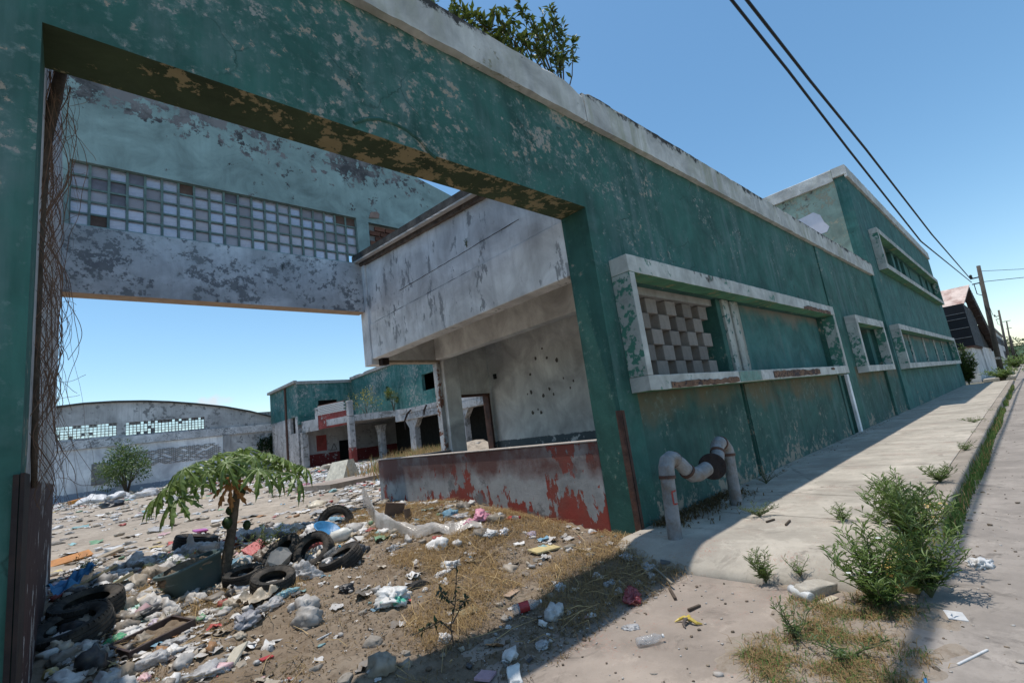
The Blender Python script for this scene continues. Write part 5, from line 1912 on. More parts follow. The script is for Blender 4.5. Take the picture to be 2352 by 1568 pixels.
def slab(name, mat, seed, w, d, h, jag=.08):
    """angular broken piece with thickness"""
    rg = random.Random(seed)
    n = rg.randint(5, 8)
    pts = []
    for k in range(n):
        a = 2 * math.pi * (k + rg.uniform(-.2, .2)) / n
        c, s = math.cos(a), math.sin(a)
        m = 1 / max(abs(c), abs(s))
        m = 1 + (m - 1) * .7
        pts.append((c * m * w / 2 * (1 + rg.uniform(-jag, jag)), s * m * d / 2 * (1 + rg.uniform(-jag, jag))))
    v = [(x, y, rg.uniform(0, .1) * h) for x, y in pts] + [(x * rg.uniform(.86, .97), y * rg.uniform(.86, .97), h * rg.uniform(.8, 1.1)) for x, y in pts]
    mb = MB().add(v, [tuple(range(n - 1, -1, -1)), tuple(range(n, 2 * n))] + [(i, (i + 1) % n, n + (i + 1) % n, n + i) for i in range(n)])
    return mb.mesh(name, mat)


def rock(name, mat, seed, w, d, h, rough=.22):
    v, f = ICO[3]
    o = Vector((seed * 2.3, seed * 1.1, seed * .7))
    V = []
    for p in v:
        q = Vector(p)
        b = Vector([math.copysign(abs(c) ** .55, c) for c in q])
        # a few broken planes
        k = 1 + rough * (mnoise.noise(q * 1.1 + o) * 1.3 + .5 * mnoise.noise(q * 2.7 + o)) + .05 * mnoise.noise(q * 7 + o)
        b = b * k
        b.x = min(b.x, .82 + .2 * mnoise.noise(o) + .25 * b.z)
        b.z = min(b.z, .72 + .3 * b.y * mnoise.noise(o * 2) + .15 * mnoise.noise(q * 3 + o))
        V.append((b.x * w / 2, b.y * d / 2, (b.z + .6) * h / 2))
    return raw_mesh(name, V, f, mat)


def put(name, me, label, cat, px, py, rot=(0, 0, 0), dz=0.0, group=None, bevel=0):
    p = at(px, py)
    o = link(name, me, None, bevel, mw=Matrix.Translation((p[0], p[1], p[2] + dz)) @ Matrix.Rotation(rot[2], 4, 'Z') @ Matrix.Rotation(rot[1], 4, 'Y') @ Matrix.Rotation(rot[0], 4, 'X'))
    return tag(o, label, cat, group)


def px2m(px, py, n):
    return n * mpp(at(px, py))


plast = {}


def pm_(key, col=None, alpha=1.0, rough=.4):
    if key not in plast:
        plast[key] = film('film_' + key, col, alpha, rough) if alpha < 1 else simple('plastic_' + key, col, rough, .2, 9, .45, bump=.3, dirt=mul(col, .6), bscale=30)
    return plast[key]


pm_('white', (.62, .61, .60)), pm_('cream', (.55, .48, .36)), pm_('clear', (.55, .55, .56), .6), pm_('grey', (.30, .30, .33), .85), pm_('palegreen', (.30, .55, .28))
pm_('teal', (.30, .50, .45)), pm_('pink', (.62, .28, .36)), pm_('red', (.42, .04, .04)), pm_('blue', (.05, .22, .45)), pm_('black', (.02, .02, .022)), pm_('maroon', (.26, .05, .055), 1, .25)
pm_('lilac', (.42, .36, .44)), pm_('lightblue', (.24, .42, .47)), pm_('yellow', (.55, .40, .07)), pm_('orange', (.50, .20, .03)), pm_('olive', (.12, .14, .09)), pm_('brown', (.13, .10, .08))
pm_('beige', (.42, .36, .28)), pm_('silver', (.6, .6, .62), 1, .15), pm_('green', (.03, .26, .12)), pm_('darkgrey', (.10, .10, .105)), pm_('magenta', (.45, .10, .32)), pm_('sky', (.08, .38, .58))

tb = NT('printed_white_bag')
tcol = tb.mix(tb.mr(tb.noise(6.5, 3, .5), .56, .6), (.62, .61, .59), (.10, .42, .30))
tb.bump(tb.noise(30, 6, .7), .4, .02)
plast['printed'] = tb.done(tcol, .35, .5)
# ---- tyres
M['rubber'] = simple('dusty_rubber', (0.038, 0.036, 0.034), .9, .35, 9, .2, bump=.3, dirt=(.13, .11, .09))


def tyre_parts(R=.31, W=.19):
    h = W / 2
    tread = []
    for k, y in enumerate(np.linspace(-h * .82, h * .82, 15)):
        tread.append((R - .012 * (abs(y) / h) ** 3 - (.010 if k in (3, 7, 11) else 0), y))
    t = MB().lathe(tread + [(R - .03, h * .84), (R - .04, 0), (R - .03, -h * .84)], 40, closed=True)
    # lugs on the shoulders
    for k in range(40):
        a = 2 * math.pi * k / 40
        for s in (-1, 1):
            m = Matrix.Rotation(a, 4, 'Z') @ Matrix.Translation((R - .014, 0, s * h * .93))
            v = [m @ Vector(q) for q in ((-.02, -.016, -.012), (.006, -.016, -.012), (.006, .016, -.012), (-.02, .016, -.012), (-.02, -.016, .012), (.0, -.016, .012), (.0, .016, .012), (-.02, .016, .012))]
            t.add(v, [(3, 2, 1, 0), (4, 5, 6, 7), (0, 1, 5, 4), (1, 2, 6, 5), (2, 3, 7, 6), (3, 0, 4, 7)])
    s1 = MB().lathe([(R - .012, h * .83), (R - .03, h * .98), (R - .07, h * 1.05), (R - .105, h * .92), (R - .125, h * .72), (R - .13, h * .66), (R - .12, h * .62), (R - .07, h * .92), (R - .035, h * .82)], 40, closed=True)
    s2 = MB().lathe([(r, -z) for r, z in [(R - .012, h * .83), (R - .03, h * .98), (R - .07, h * 1.05), (R - .105, h * .92), (R - .125, h * .72), (R - .13, h * .66), (R - .12, h * .62), (R - .07, h * .92), (R - .035, h * .82)]][::-1], 40, closed=True)
    return t.mesh('tread', M['rubber']), s1.mesh('sidewall', M['rubber'], True), s2.mesh('sidewall', M['rubber'], True)


TY = tyre_parts()


def tyre(px, py, dz, rot, label, sc=1.0):
    p = at(px, py)
    t = thing('tyre', label, 'tyre', (p[0], p[1], p[2] + dz), 'old tyres dumped in the gateway', rot)
    for n, me in zip(('tread', 'sidewall', 'sidewall'), TY):
        o = link(n, me, t)
        o.matrix_basis = Matrix.Scale(sc, 4)
    return t


tyre(165, 1462, .06, (.20, -.22, 0), 'lower tyre of the pair lying at the left gate pillar', 1.02)
tyre(200, 1425, .13, (.10, -.15, 0.5), 'upper tyre of the pair lying at the left gate pillar', 1.0)
tyre(450, 1262, .12, (.12, .2, .3), 'flat lying tyre beside the grey torn bag, farthest left of the heap', 1.05)
tyre(652, 1296, .15, (.12, -.62, 0), 'leaning tyre showing its ribbed tread beside the brown trousers', .85)
tyre(722, 1284, .10, (.45, -.8, .1), 'leaning tyre with open rim, middle one of the three', .82)
tyre(784, 1292, .04, (.02, -.38, -.2), 'tyre lying against the heap, right one of the three', .85)
tyre(772, 1206, .04, (1.25, 0, -.6), 'upright half buried tyre below the red parapet end', .95)
tyre(558, 1344, .10, (.12, -.1, 0), 'black tyre standing right of the papaya trunk', .68)
tyre(628, 1354, .09, (.15, -.2, .8), 'black tyre carrying a grey stone slab', .72)
tyre(962, 1345, -.12, (1.45, .1, -.15), 'mostly buried tyre showing only its top arc', .55)

# ---- planter tub
p = at(452, 1362)
tub = thing('planter_tub', 'grey green plastic planter tub heaped with rubbish left of the papaya', 'planter', (p[0] + .03, p[1] + .15, p[2] - .02), None, (-.10, -.20, .30))
tm = simple('grey_green_plastic', (0.075, 0.115, 0.115), .6, .15, 5, .4, dirt=(.12, .13, .12))
def tubring(w, d, z, n=28):
    return [(w * math.copysign(abs(math.cos(a)) ** .5, math.cos(a)), d * math.copysign(abs(math.sin(a)) ** .5, math.sin(a)), z) for a in np.linspace(0, 2 * math.pi, n, endpoint=False)]
rings = [tubring(.21, .15, -.06), tubring(.225, .16, -.04), tubring(.305, .21, .32), tubring(.325, .23, .32), tubring(.325, .23, .35), tubring(.30, .205, .35), tubring(.285, .195, .22)]
m = MB()
n = 28
V = [q for r in rings for q in r]
F = [(i * n + k, i * n + (k + 1) % n, (i + 1) * n + (k + 1) % n, (i + 1) * n + k) for i in range(len(rings) - 1) for k in range(n)] + [tuple(range(n - 1, -1, -1))]
m.add(V, F)
m.build('tub_wall', tm, tub, smooth=True)
link('heaped_soil', crumple('heaped_soil', M['dirt'], 4, .29, .19, .12, .3), tub, loc=(0, 0, .22))

# ---- large plastic sheet over the crest
pl = [(842, 1168), (868, 1215), (925, 1232), (985, 1228), (1045, 1222), (1105, 1212)]
m = MB()
V, F = [], []
NS, NW = 44, 16
P3 = [Vector(at(x, y)) for x, y in pl]
for i in range(NS + 1):
    u = i / NS * (len(P3) - 1)
    k = min(len(P3) - 2, int(u))
    c = P3[k].lerp(P3[k + 1], u - k)
    t = i / NS
    hgt = .36 * (1 - t) ** 2.2 + .07
    for j in range(NW + 1):
        s = j / NW
        wv = .05 * mnoise.noise(Vector((t * 7, s * 3, 4))) + .035 * abs(mnoise.noise(Vector((t * 16, s * 6, 9)))) + .02 * mnoise.noise(Vector((t * 30, s * 20, 1)))
        off = (s - .25) * (.42 - .12 * t)
        z = hgt * math.sin(min(1, s * 1.15) * math.pi) ** .7 + wv
        V.append((c.x + off * .35 + .03 * mnoise.noise(Vector((t * 9, s * 2, 3))), c.y + off + .10 * (1 - t), max(c.z - .05, floor_z(c.x, c.y)) + z))
for i in range(NS):
    for j in range(NW):
        a = i * (NW + 1) + j
        F.append((a, a + 1, a + NW + 2, a + NW + 1))
o = link('plastic_sheet', raw_mesh('plastic_sheet', V, F, film('dusty_clear_sheet', (.50, .46, .42), .78, .16), smooth=True))
tag(o, 'big dusty translucent plastic sheet sprawled below the red parapet', 'plastic sheet')

# ---- bags and soft rubbish: name, label, category, px, py, width px, depth ratio, height ratio, material, knot
BAGS = [
    ('plastic_bag', 'white carrier bag with green print in the middle of the dirt slope', 'bag', 905, 1378, 78, .8, .42, 'printed', 0),
    ('plastic_bag', 'crumpled grey plastic bag on the dirt below the stone slab', 'bag', 565, 1432, 70, .7, .4, 'grey', 0),
    ('plastic_bag', 'bright white carrier bag left of the tub rim', 'bag', 400, 1300, 60, .8, .4, 'white', 0),
    ('plastic_bag', 'light green knotted bag leaning on the planter tub', 'bag', 398, 1358, 44, .7, .55, 'palegreen', 1),
    ('plastic_bag', 'clear torn bag right of the black tyres', 'bag', 698, 1325, 66, .7, .55, 'clear', 0),
    ('plastic_bag', 'torn pale grey bag in front of the flat tyre', 'bag', 440, 1275, 50, .7, .7, 'clear', 1),
    ('plastic_bag', 'pink bag on the crest under the red parapet', 'bag', 1106, 1192, 44, .8, .55, 'pink', 0),
    ('plastic_bag', 'smaller pink and clear bag below the pink bag', 'bag', 1078, 1208, 34, .8, .5, 'pink', 0),
    ('plastic_bag', 'clear bag spread left of the pink bag', 'bag', 1060, 1190, 46, .8, .35, 'clear', 0),
    ('plastic_bag', 'white crumpled bag right of the plastic sheet end', 'bag', 1128, 1228, 42, .7, .35, 'white', 0),
    ('plastic_bag', 'clear bag near the top of the heap by the yellow board', 'bag', 1140, 1190, 38, .7, .4, 'clear', 0),
    ('plastic_bag', 'pale teal sheet bag with orange print right of the tyres', 'bag', 300, 1408, 78, .7, .25, 'teal', 0),
    ('plastic_bag', 'dirty clear bag spread in front of the yellowish boards', 'bag', 330, 1378, 70, .7, .25, 'clear', 0),
    ('plastic_bag', 'white torn sack at the lower left beside the brown tray', 'bag', 290, 1465, 72, .6, .3, 'white', 0),
    ('plastic_bag', 'greyish rag bag just right of the brown tray', 'bag', 405, 1475, 50, .7, .3, 'clear', 0),
    ('plastic_bag', 'white crumpled bag below the brown tray', 'bag', 335, 1530, 80, .7, .35, 'clear', 0),
    ('plastic_bag', 'dirty white bag at the bottom edge of the picture', 'bag', 480, 1545, 80, .8, .3, 'clear', 0),
    ('plastic_bag', 'clear bag on the slope above the stone slab', 'bag', 620, 1392, 66, .6, .3, 'clear', 0),
    ('plastic_bag', 'small black bag scrap on the slope left of the carrier bag', 'bag', 795, 1355, 34, .7, .5, 'black', 0),
    ('plastic_bag', 'dark grey torn bag above the buried tyre', 'bag', 828, 1270, 46, .6, .5, 'darkgrey', 0),
    ('foil_paper', 'shiny silver foil crumpled in the straw', 'wrapper', 1157, 1226, 26, .7, .6, 'silver', 0),
    ('foil_paper', 'shiny crumpled wrapper at the shadow edge', 'wrapper', 1287, 1352, 24, .8, .7, 'silver', 0),
    ('cloth', 'dark blue black clothing lump beside the brown tray', 'cloth', 345, 1412, 72, .5, .3, 'black', 0),
    ('cloth', 'olive green folded cloth in the rubbish', 'cloth', 385, 1420, 34, .9, .5, 'olive', 0),
    ('cloth', 'pinkish crumpled cloth next to the olive cloth', 'cloth', 358, 1438, 34, .8, .5, 'lilac', 0),
    ('cloth', 'brown trousers draped against the leaning tyre', 'trousers', 625, 1290, 62, .5, .7, 'brown', 0),
    ('cloth', 'light blue cloth lying on the straw right of the stone slab', 'cloth', 660, 1364, 52, .5, .25, 'lightblue', 0),
    ('cloth', 'lilac rag in the straw under the red parapet', 'cloth', 1220, 1228, 36, .6, .3, 'lilac', 0),
    ('cloth', 'dark knitted cloth pile under the tub', 'cloth', 430, 1395, 60, .6, .25, 'darkgrey', 0),
    ('maroon_packet', 'shiny maroon snack packet at the shadow edge near the pillar', 'packet', 1455, 1380, 58, .75, .5, 'maroon', 0),
    ('crumpled_wrapper', 'dirty grey crumpled bundle at the street edge right of the weeds', 'rag', 2255, 1300, 48, .9, .45, 'white', 0),
    ('paper_scrap', 'white crumpled paper on the dirt above the seedling', 'paper', 1038, 1300, 40, .7, .4, 'white', 0),
    ('paper_scrap', 'second white crumpled paper just above the seedling tip', 'paper', 1015, 1322, 34, .7, .4, 'white', 0),
    ('paper_scrap', 'whitish paper ball near the seedling foot', 'paper', 1020, 1468, 26, .9, .7, 'white', 0),
    ('plastic_bag', 'clear flattened bag in the shade band, left', 'bag', 1245, 1480, 40, .7, .25, 'clear', 0),
    ('plastic_bag', 'clear flattened bag in the shade near the packet', 'bag', 1490, 1305, 50, .6, .3, 'clear', 0),
    ('plastic_bag', 'clear bag in the shade at the foot of the pillar', 'bag', 1440, 1280, 44, .6, .3, 'clear', 0),
    ('plastic_bag', 'whitish bag by the dark corner of the shade', 'bag', 1400, 1340, 40, .6, .25, 'clear', 0),
    ('plastic_bag', 'pale bag on the concrete edge of the shade', 'bag', 1450, 1440, 40, .7, .2, 'clear', 0),
    ('plastic_bag', 'bluish bag scrap under the white bag by the buried tyre', 'bag', 905, 1260, 26, .8, .5, 'clear', 0),
]
for i, (nm, lab, cat, px, py, w, dr, hr, mk, kn) in enumerate(BAGS):
    s = px2m(px, py, w) / 2
    put(nm, crumple(nm, plast[mk], i + 1.37, s, s * dr, s * hr * 1.25, .55 if mk != 'black' else .4, 4, 2.4, .4, bool(kn)), lab, cat, px, py, (RNG.uniform(-.1, .1), RNG.uniform(-.1, .1), RNG.uniform(-.8, .8)), -.01)
# green print on the carrier bag is a flat mark
# ---- sheets and boards
def board(px, py, w, d, h, rot, mat, name, label, cat, dz=0.0):
    me = MB().box(-w / 2, w / 2, -d / 2, d / 2, 0, h).mesh(name, mat)
    return put(name, me, label, cat, px, py, rot, dz, bevel=.003)


wy = simple('yellowish_board', (.34, .30, .19), .9, .25, 5, bump=.3, dirt=(.2, .17, .11))
board(205, 1352, .62, .20, .03, (-.35, -.25, .5), wy, 'board', 'upper yellowish board of the two behind the tyres', 'board', .10)
board(240, 1375, .60, .16, .04, (-.3, -.28, .55), wy, 'board', 'lower yellowish board of the two behind the tyres', 'board', .08)
board(905, 1188, .30, .03, .22, (.25, .2, -.5), simple('brown_carton', (.16, .11, .085), .9, .25, 6), 'carton_flap', 'upright brown carton flap behind the plastic sheet', 'carton', .02)
board(940, 1195, .22, .03, .16, (-.2, .1, .7), simple('brown_carton_b', (.17, .12, .09), .9, .25, 6), 'carton_flap', 'smaller brown carton flap joining the upright one', 'carton', .02)
board(1250, 1262, .34, .2, .02, (.05, .05, -.15), pm_('cream2', (.62, .50, .25)), 'board', 'faded yellow board at the shade edge of the heap', 'board')
board(830, 1242, .17, .14, .01, (.5, .2, .2), pm_('white2', (.66, .64, .6)), 'paper_sheet', 'white card leaning beside the plastic sheet', 'card', .03)
board(385, 1510, .17, .15, .012, (.1, .1, .4), pm_('tile', (.15, .12, .11)), 'tile', 'dark brown square tile below the tray', 'tile')
board(540, 1515, .24, .12, .02, (-.35, -.3, .9), pm_('cream3', (.55, .50, .40)), 'board', 'cream board piece sticking out of the straw', 'board', .02)
put('foam_piece', rock('foam_piece', pm_('foam', (.66, .65, .62)), 3, .17, .10, .08, .3), 'white broken foam piece at the bottom of the picture', 'foam', 1180, 1558, (.2, -.3, .9), -.01)
board(1115, 1555, .13, .11, .02, (.05, .1, .5), pm_('pinkt', (.45, .30, .36)), 'tile', 'pale pink tile piece in the foreground shade', 'tile')
board(1075, 1405, .20, .12, .015, (.05, .05, -.1), wy, 'board', 'small tan board behind the seedling', 'board')
board(1175, 1362, .20, .08, .008, (.05, .05, .3), pm_('card', (.5, .36, .26)), 'card', 'orange and white card on the dirt', 'card')
board(150, 1290, .75, .30, .03, (.25, -.1, .2), pm_('orange'), 'board', 'orange board in the rubbish behind the left pillar', 'board', .02)
board(245, 1283, .5, .12, .04, (.1, -.2, .5), M['wood'], 'board', 'brown plank beside the orange board', 'board', .05)
board(612, 1512, .10, .05, .012, (.1, .1, .3), pm_('red'), 'red_scrap', 'small bright red plastic piece on the dirt', 'scrap')
board(585, 1275, .32, .20, .10, (.5, -.3, .4), pm_('red'), 'detergent_box', 'red and blue detergent box behind the papaya trunk', 'box', .05)
board(1595, 1398, .14, .022, .02, (0, .05, -.2), M['bark'], 'stick', 'short dark stick on the driveway', 'stick')
board(1810, 1202, .20, .02, .02, (0, 0, .1), M['bark'], 'stick', 'dry twig bundle on the pavement, right', 'stick')
board(1770, 1197, .14, .02, .02, (0, 0, -.3), M['bark'], 'stick', 'dry twig bundle on the pavement, left', 'stick')
board(1545, 1365, .26, .025, .02, (0, .02, .7), M['bark'], 'stick', 'grey stick at the driveway edge beside the packet', 'stick')
board(1530, 1298, .12, .10, .05, (.2, .3, .4), pm_('darkgrey'), 'rubble_piece', 'dark wedge shaped piece at the end of the pavement slab', 'rubble')
board(1525, 1335, .45, .018, .015, (0, -.04, .9), M['wood'], 'stick', 'long thin stick leaning at the gate pillar foot', 'stick', .05)
board(1900, 1380, .20, .06, .01, (0, 0, -.3), pm_('cream'), 'paper_strip', 'cream paper strip beside the concrete lump', 'paper')
board(2235, 1510, .28, .012, .01, (0, 0, -.4), pm_('white'), 'straw_tube', 'thin white stalk on the street edge', 'stick')
board(2195, 1415, .14, .10, .01, (0.1, 0, .3), pm_('white'), 'paper_scrap', 'flat whitish scrap on the street below the weed bushes', 'paper')
board(745, 1462, .17, .012, .012, (0, .1, .5), pm_('white'), 'drinking_straw', 'white drinking straw on the dirt', 'straw')
board(1920, 1462, .10, .04, .012, (.1, .2, .3), pm_('blue'), 'wrapper', 'blue and white wrapper in the grass patch', 'wrapper')
board(1740, 1530, .10, .03, .012, (.1, .1, .2), pm_('redor', (.55, .10, .05)), 'wrapper', 'red orange wrapper at the lower driveway', 'wrapper')
board(2128, 1565, .05, .02, .01, (0, 0, .2), pm_('blue'), 'blue_scrap', 'small blue plastic scrap on the street', 'scrap')
board(460, 1225, .25, .14, .03, (.2, .1, .3), pm_('magenta'), 'wrapper', 'magenta packet at the edge of the yard rubbish', 'packet', .05)
board(525, 1212, .30, .10, .02, (-.3, -.3, .6), pm_('sky'), 'sheet_scrap', 'bright blue scrap under the papaya fruit', 'scrap', .08)
link_me = sheet('sack', plast['beige'], 3, .40, .26, .10, 14)
put('sack', link_me, 'stiff beige sack in front of the black tyres', 'sack', 603, 1372, (.15, -.1, .3), .02)
put('blue_cloth', sheet('blue_cloth', plast['blue'], 8, .38, .18, .10, 12), 'blue plastic stuffed inside the tyre pair', 'plastic', 170, 1415, (.1, -.3, .4), .32)
put('white_panel', sheet('white_panel', plast['white'], 5, .42, .22, .04, 10), 'pale panel in the shade behind the tyre pair', 'panel', 165, 1390, (-.5, -.2, .3), .22)
put('green_scrap', sheet('green_scrap', plast['green'], 6, .16, .09, .03, 8), 'shiny green scrap in front of the tyre pair', 'scrap', 262, 1480, (.1, -.2, .3), .03)
put('grey_slab', slab('grey_slab', M['concrete'], 5, .30, .22, .20), 'rough grey stone slab resting on the black tyre', 'stone', 632, 1325, (.9, -.4, .3), .14)

# blue basin and white jug
m = MB().lathe([(.0, .01), (.15, .01), (.2, .09), (.215, .09), (.21, .10), (.195, .10), (.15, .025), (0, .025)], 24)
p = at(748, 1234)
o = link('basin', m.mesh('basin', plast['blue'], True), None, mw=Matrix.Translation((p[0], p[1], p[2] + .06)) @ Matrix.Rotation(.45, 4, 'X') @ Matrix.Rotation(.25, 4, 'Y'))
tag(o, 'blue plastic basin tipped in the heap', 'basin')
p = at(786, 1242)
jg = thing('jug', 'white plastic jug lying between basin and tyres', 'jug', (p[0], p[1], p[2] + .09), None, (1.3, .25, .9))
MB().lathe([(0, -.15), (.085, -.15), (.095, -.12), (.095, .05), (.06, .11), (.028, .13), (.028, .16), (0, .16)], 16).build('jug_body', pm_('jugwhite', (.68, .67, .62)), jg, smooth=True)
MB().tube([(.07, 0, .09), (.12, 0, .06), (.12, 0, -.02), (.09, 0, -.06)], .013, 6).build('jug_handle', plast['jugwhite'], jg)

# brown open tray
p = at(352, 1475)
ty = thing('tray', 'brown open frame tray half filled with dirt, lower left', 'tray', (p[0], p[1], p[2] + .01), None, (.05, -.10, .35))
bt = simple('dark_brown_paint', (.045, .028, .027), .6, .2, 7, dirt=(.10, .075, .06))
for (x0, x1, y0, y1) in ((-.27, .27, -.19, -.165), (-.27, .27, .165, .19), (-.27, -.245, -.163, .163), (.245, .27, -.163, .163)):
    MB().box(x0, x1, y0, y1, 0, .085).build('tray_side', bt, ty, bevel=.004)
link('tray_dirt', sheet('tray_dirt', M['dirt'], 2, .50, .34, .06, 12), ty)

# bottles
BOT = film('clear_bottle_plastic', (.50, .52, .54), .30, .08, .1)


def bottle(px, py, L, lab, labcol, rot, capcol='white', dz=.03):
    p = at(px, py)
    t = thing('bottle', lab, 'bottle', (p[0], p[1], p[2] + dz), 'plastic bottles in the rubbish', rot)
    r = L * .16
    MB().lathe([(0, -L / 2), (r * .8, -L / 2), (r, -L * .44), (r, -L * .1), (r * .9, 0), (r, L * .1), (r * .95, L * .2), (r * .4, L * .4), (r * .38, L * .45), (0, L * .45)], 14).build('bottle_body', BOT, t, smooth=True)
    MB().lathe([(r * .42, L * .44), (r * .42, L * .5), (0, L * .5)], 10).build('cap', plast[capcol], t)
    if labcol:
        MB().lathe([(r * 1.015, -L * .28), (r * 1.015, L * .05)], 14).build('paper_label', plast[labcol], t, smooth=True)


bottle(1212, 1402, .27, 'clear bottle with a red label in the middle of the foreground', 'red', (1.5, .1, 1.1), 'white', .04)
bottle(1178, 1196, .27, 'clear bottle with a red label on the crest under the parapet', 'red', (1.4, .3, .2), 'red')
bottle(750, 1248, .27, 'clear bottle with a red label between basin and tyres', 'red', (1.3, .4, -.5), 'red', .08)
bottle(330, 1345, .25, 'red capped bottle lying behind the teal bag', 'red', (1.4, .5, 1.2), 'red')
bottle(1030, 1183, .22, 'green bottle lying under the red parapet', 'green', (1.2, .2, .6), 'green')
bottle(765, 1285, .25, 'clear bottle with blue cap lying in the tyres', None, (1.0, .5, .4), 'sky', .10)
bottle(655, 1330, .25, 'clear bottle with blue label behind the torn bag', 'sky', (.7, .3, .4), 'white', .08)
bottle(430, 1285, .25, 'clear bottle with red cap above the white bag', None, (1.3, .2, .9), 'red', .06)
bottle(1495, 1478, .2, 'flat clear bottle on the driveway edge', None, (1.5, 0, .9), 'white')
p = at(1845, 1376)
ct = thing('spray_can', 'white spray can lying on the driveway by the concrete lump', 'can', (p[0], p[1], p[2] + .04), None, (1.52, .1, 2.6))
MB().lathe([(0, -.09), (.034, -.09), (.038, -.085), (.038, .07), (.03, .085), (.03, .09)], 18).build('can_body', pm_('canwhite', (.62, .62, .60)), ct, smooth=True)
MB().lathe([(0.03, .088), (.032, .09), (.032, .115), (.02, .12), (0, .12)], 14).build('cap', pm_('capgrey', (.5, .5, .5)), ct, smooth=True)
p = at(1876, 1362)
o = put('concrete_lump', rock('concrete_lump', simple('pale_concrete_lump', (.42, .38, .32), .95, .25, 9, bump=.5, dirt=(.25, .21, .17)), 12, .36, .16, .16), 'broken pale concrete lump beside the spray can', 'rubble', 1876, 1362, (.05, .1, -.35), -.03)
# banana peel
p = at(1582, 1430)
bp = thing('banana_peel', 'blackened yellow banana peel on the driveway', 'fruit peel', (p[0], p[1], p[2]))
for k, a in enumerate((.2, 1.5, 2.9, 4.4)):
    m = MB()
    m.tube([(0, 0, .03), (.03 * math.cos(a), .03 * math.sin(a), .035), (.07 * math.cos(a + .2), .07 * math.sin(a + .2), .016), (.10 * math.cos(a + .5), .10 * math.sin(a + .5), .006)], [.013, .014, .012, .004], 6)
    m.build('peel_strip', plast['yellow'] if k != 2 else plast['brown'], bp)
# stones in the foreground
M['stone'] = simple('dusty_stone', (.27, .24, .205), .97, .3, 12, bump=.5, dirt=(.2, .16, .12))
STN = [(855, 1478, 60, 'largest grey stone at the foot of the dirt slope'), (725, 1535, 40, 'dark small stone low on the slope'), (795, 1560, 46, 'pale stone at the bottom edge'), (600, 1375, 26, 'small pinkish stone by the sack'), (835, 1405, 28, 'flat stone below the carrier bag'), (1120, 1478, 36, 'pale stone in the middle of the shade edge'), (930, 1500, 34, 'grey stone left of the seedling'),
       (1290, 1400, 24, 'little stone right of the red labelled bottle'), (1500, 1545, 24, 'grey stone on the lower driveway'), (700, 1445, 30, 'greyish stone above the drinking straw'), (1160, 1420, 30, 'grey lump left of the red labelled bottle')]
for i, (px, py, w, lab) in enumerate(STN):
    s = px2m(px, py, w) * .75
    put('stone', rock('stone', M['stone'], 31 + i, s, s * .8, s * .6, .3), lab, 'stone', px, py, (RNG.uniform(-.3, .3), RNG.uniform(-.3, .3), RNG.uniform(0, 3)), -.02, 'loose stones')

M['rubblec'] = simple('pale_rubble', (.42, .39, .35), .95, .25, 5, bump=.4)
# ---- yard things
def yard_at(px, py):
    return at(px, py)


YB = [('plastic_bag', 'white bag pile before the far warehouse, left', 215, 1155, 60, 'white'), ('plastic_bag', 'white bag pile before the far warehouse, middle', 270, 1145, 56, 'white'), ('plastic_bag', 'grey white bags before the far warehouse, right', 335, 1140, 56, 'clear'),
      ('plastic_bag', 'white sack heap below the porch', 690, 1092, 40, 'white'), ('sack_heap', 'pale grey green sack heap left of the porch column', 765, 1078, 52, 'beige'), ('plastic_bag', 'clear bags right of the porch column', 850, 1075, 40, 'clear'),
      ('plastic_bag', 'blue white bag heap beside the parapet end', 835, 1090, 30, 'lightblue'), ('plastic_bag', 'reddish bag on the yard litter', 700, 1115, 26, 'pink'), ('plastic_bag', 'bluish bags on the litter left of the parapet', 760, 1120, 36, 'lightblue'),
      ('plastic_bag', 'white torn bag above the half buried tyre', 730, 1160, 40, 'cream'), ('plastic_bag', 'white crate sheet right of the scrubby weed', 665, 1222, 46, 'white'), ('plastic_bag', 'black bag before the far bag row', 260, 1162, 50, 'black'), ('plastic_bag', 'grey bag on the yard left of the papaya leaves', 400, 1150, 50, 'clear')]
for i, (nm, lab, px, py, w, mk) in enumerate(YB):
    s = px2m(px, py, w) / 2
    put(nm, crumple(nm, plast[mk], i + 51.3, s, s * .8, s * .45, .5, 3, 2.4, .3), lab, 'bag' if nm == 'plastic_bag' else 'sack', px, py, (0, 0, RNG.uniform(0, 3)), -.03)
p = at(193, 1157)
board(193, 1157, px2m(193, 1157, 48), 1.0, px2m(193, 1157, 14), (0, -.12, .2), pm_('orange'), 'orange_box', 'orange brown box end before the far warehouse', 'box')
m = MB().box(-1.3, 4, -1.0, 1.0, 0, .22)
put('concrete_slab', m.mesh('concrete_slab', M['drive']), 'low pale concrete slab end at the parapet corner', 'slab', 790, 1112, (0, 0, .25), -.05)
m = MB()
m.add([(-.5, -.5, 0), (.5, -.5, 0), (.5, .5, 0), (-.5, .5, 0), (-.1, -.45, .75), (.2, -.45, .75), (.2, .45, .7), (-.1, .45, .7)], [(3, 2, 1, 0), (4, 5, 6, 7), (0, 1, 5, 4), (1, 2, 6, 5), (2, 3, 7, 6), (3, 0, 4, 7)])
put('foam_wedge', m.mesh('foam_wedge', pm_('foamcream', (.58, .53, .42))), 'cream wedge shaped foam piece on the low slab', 'foam', 788, 1104, (0, 0, .4), .1)
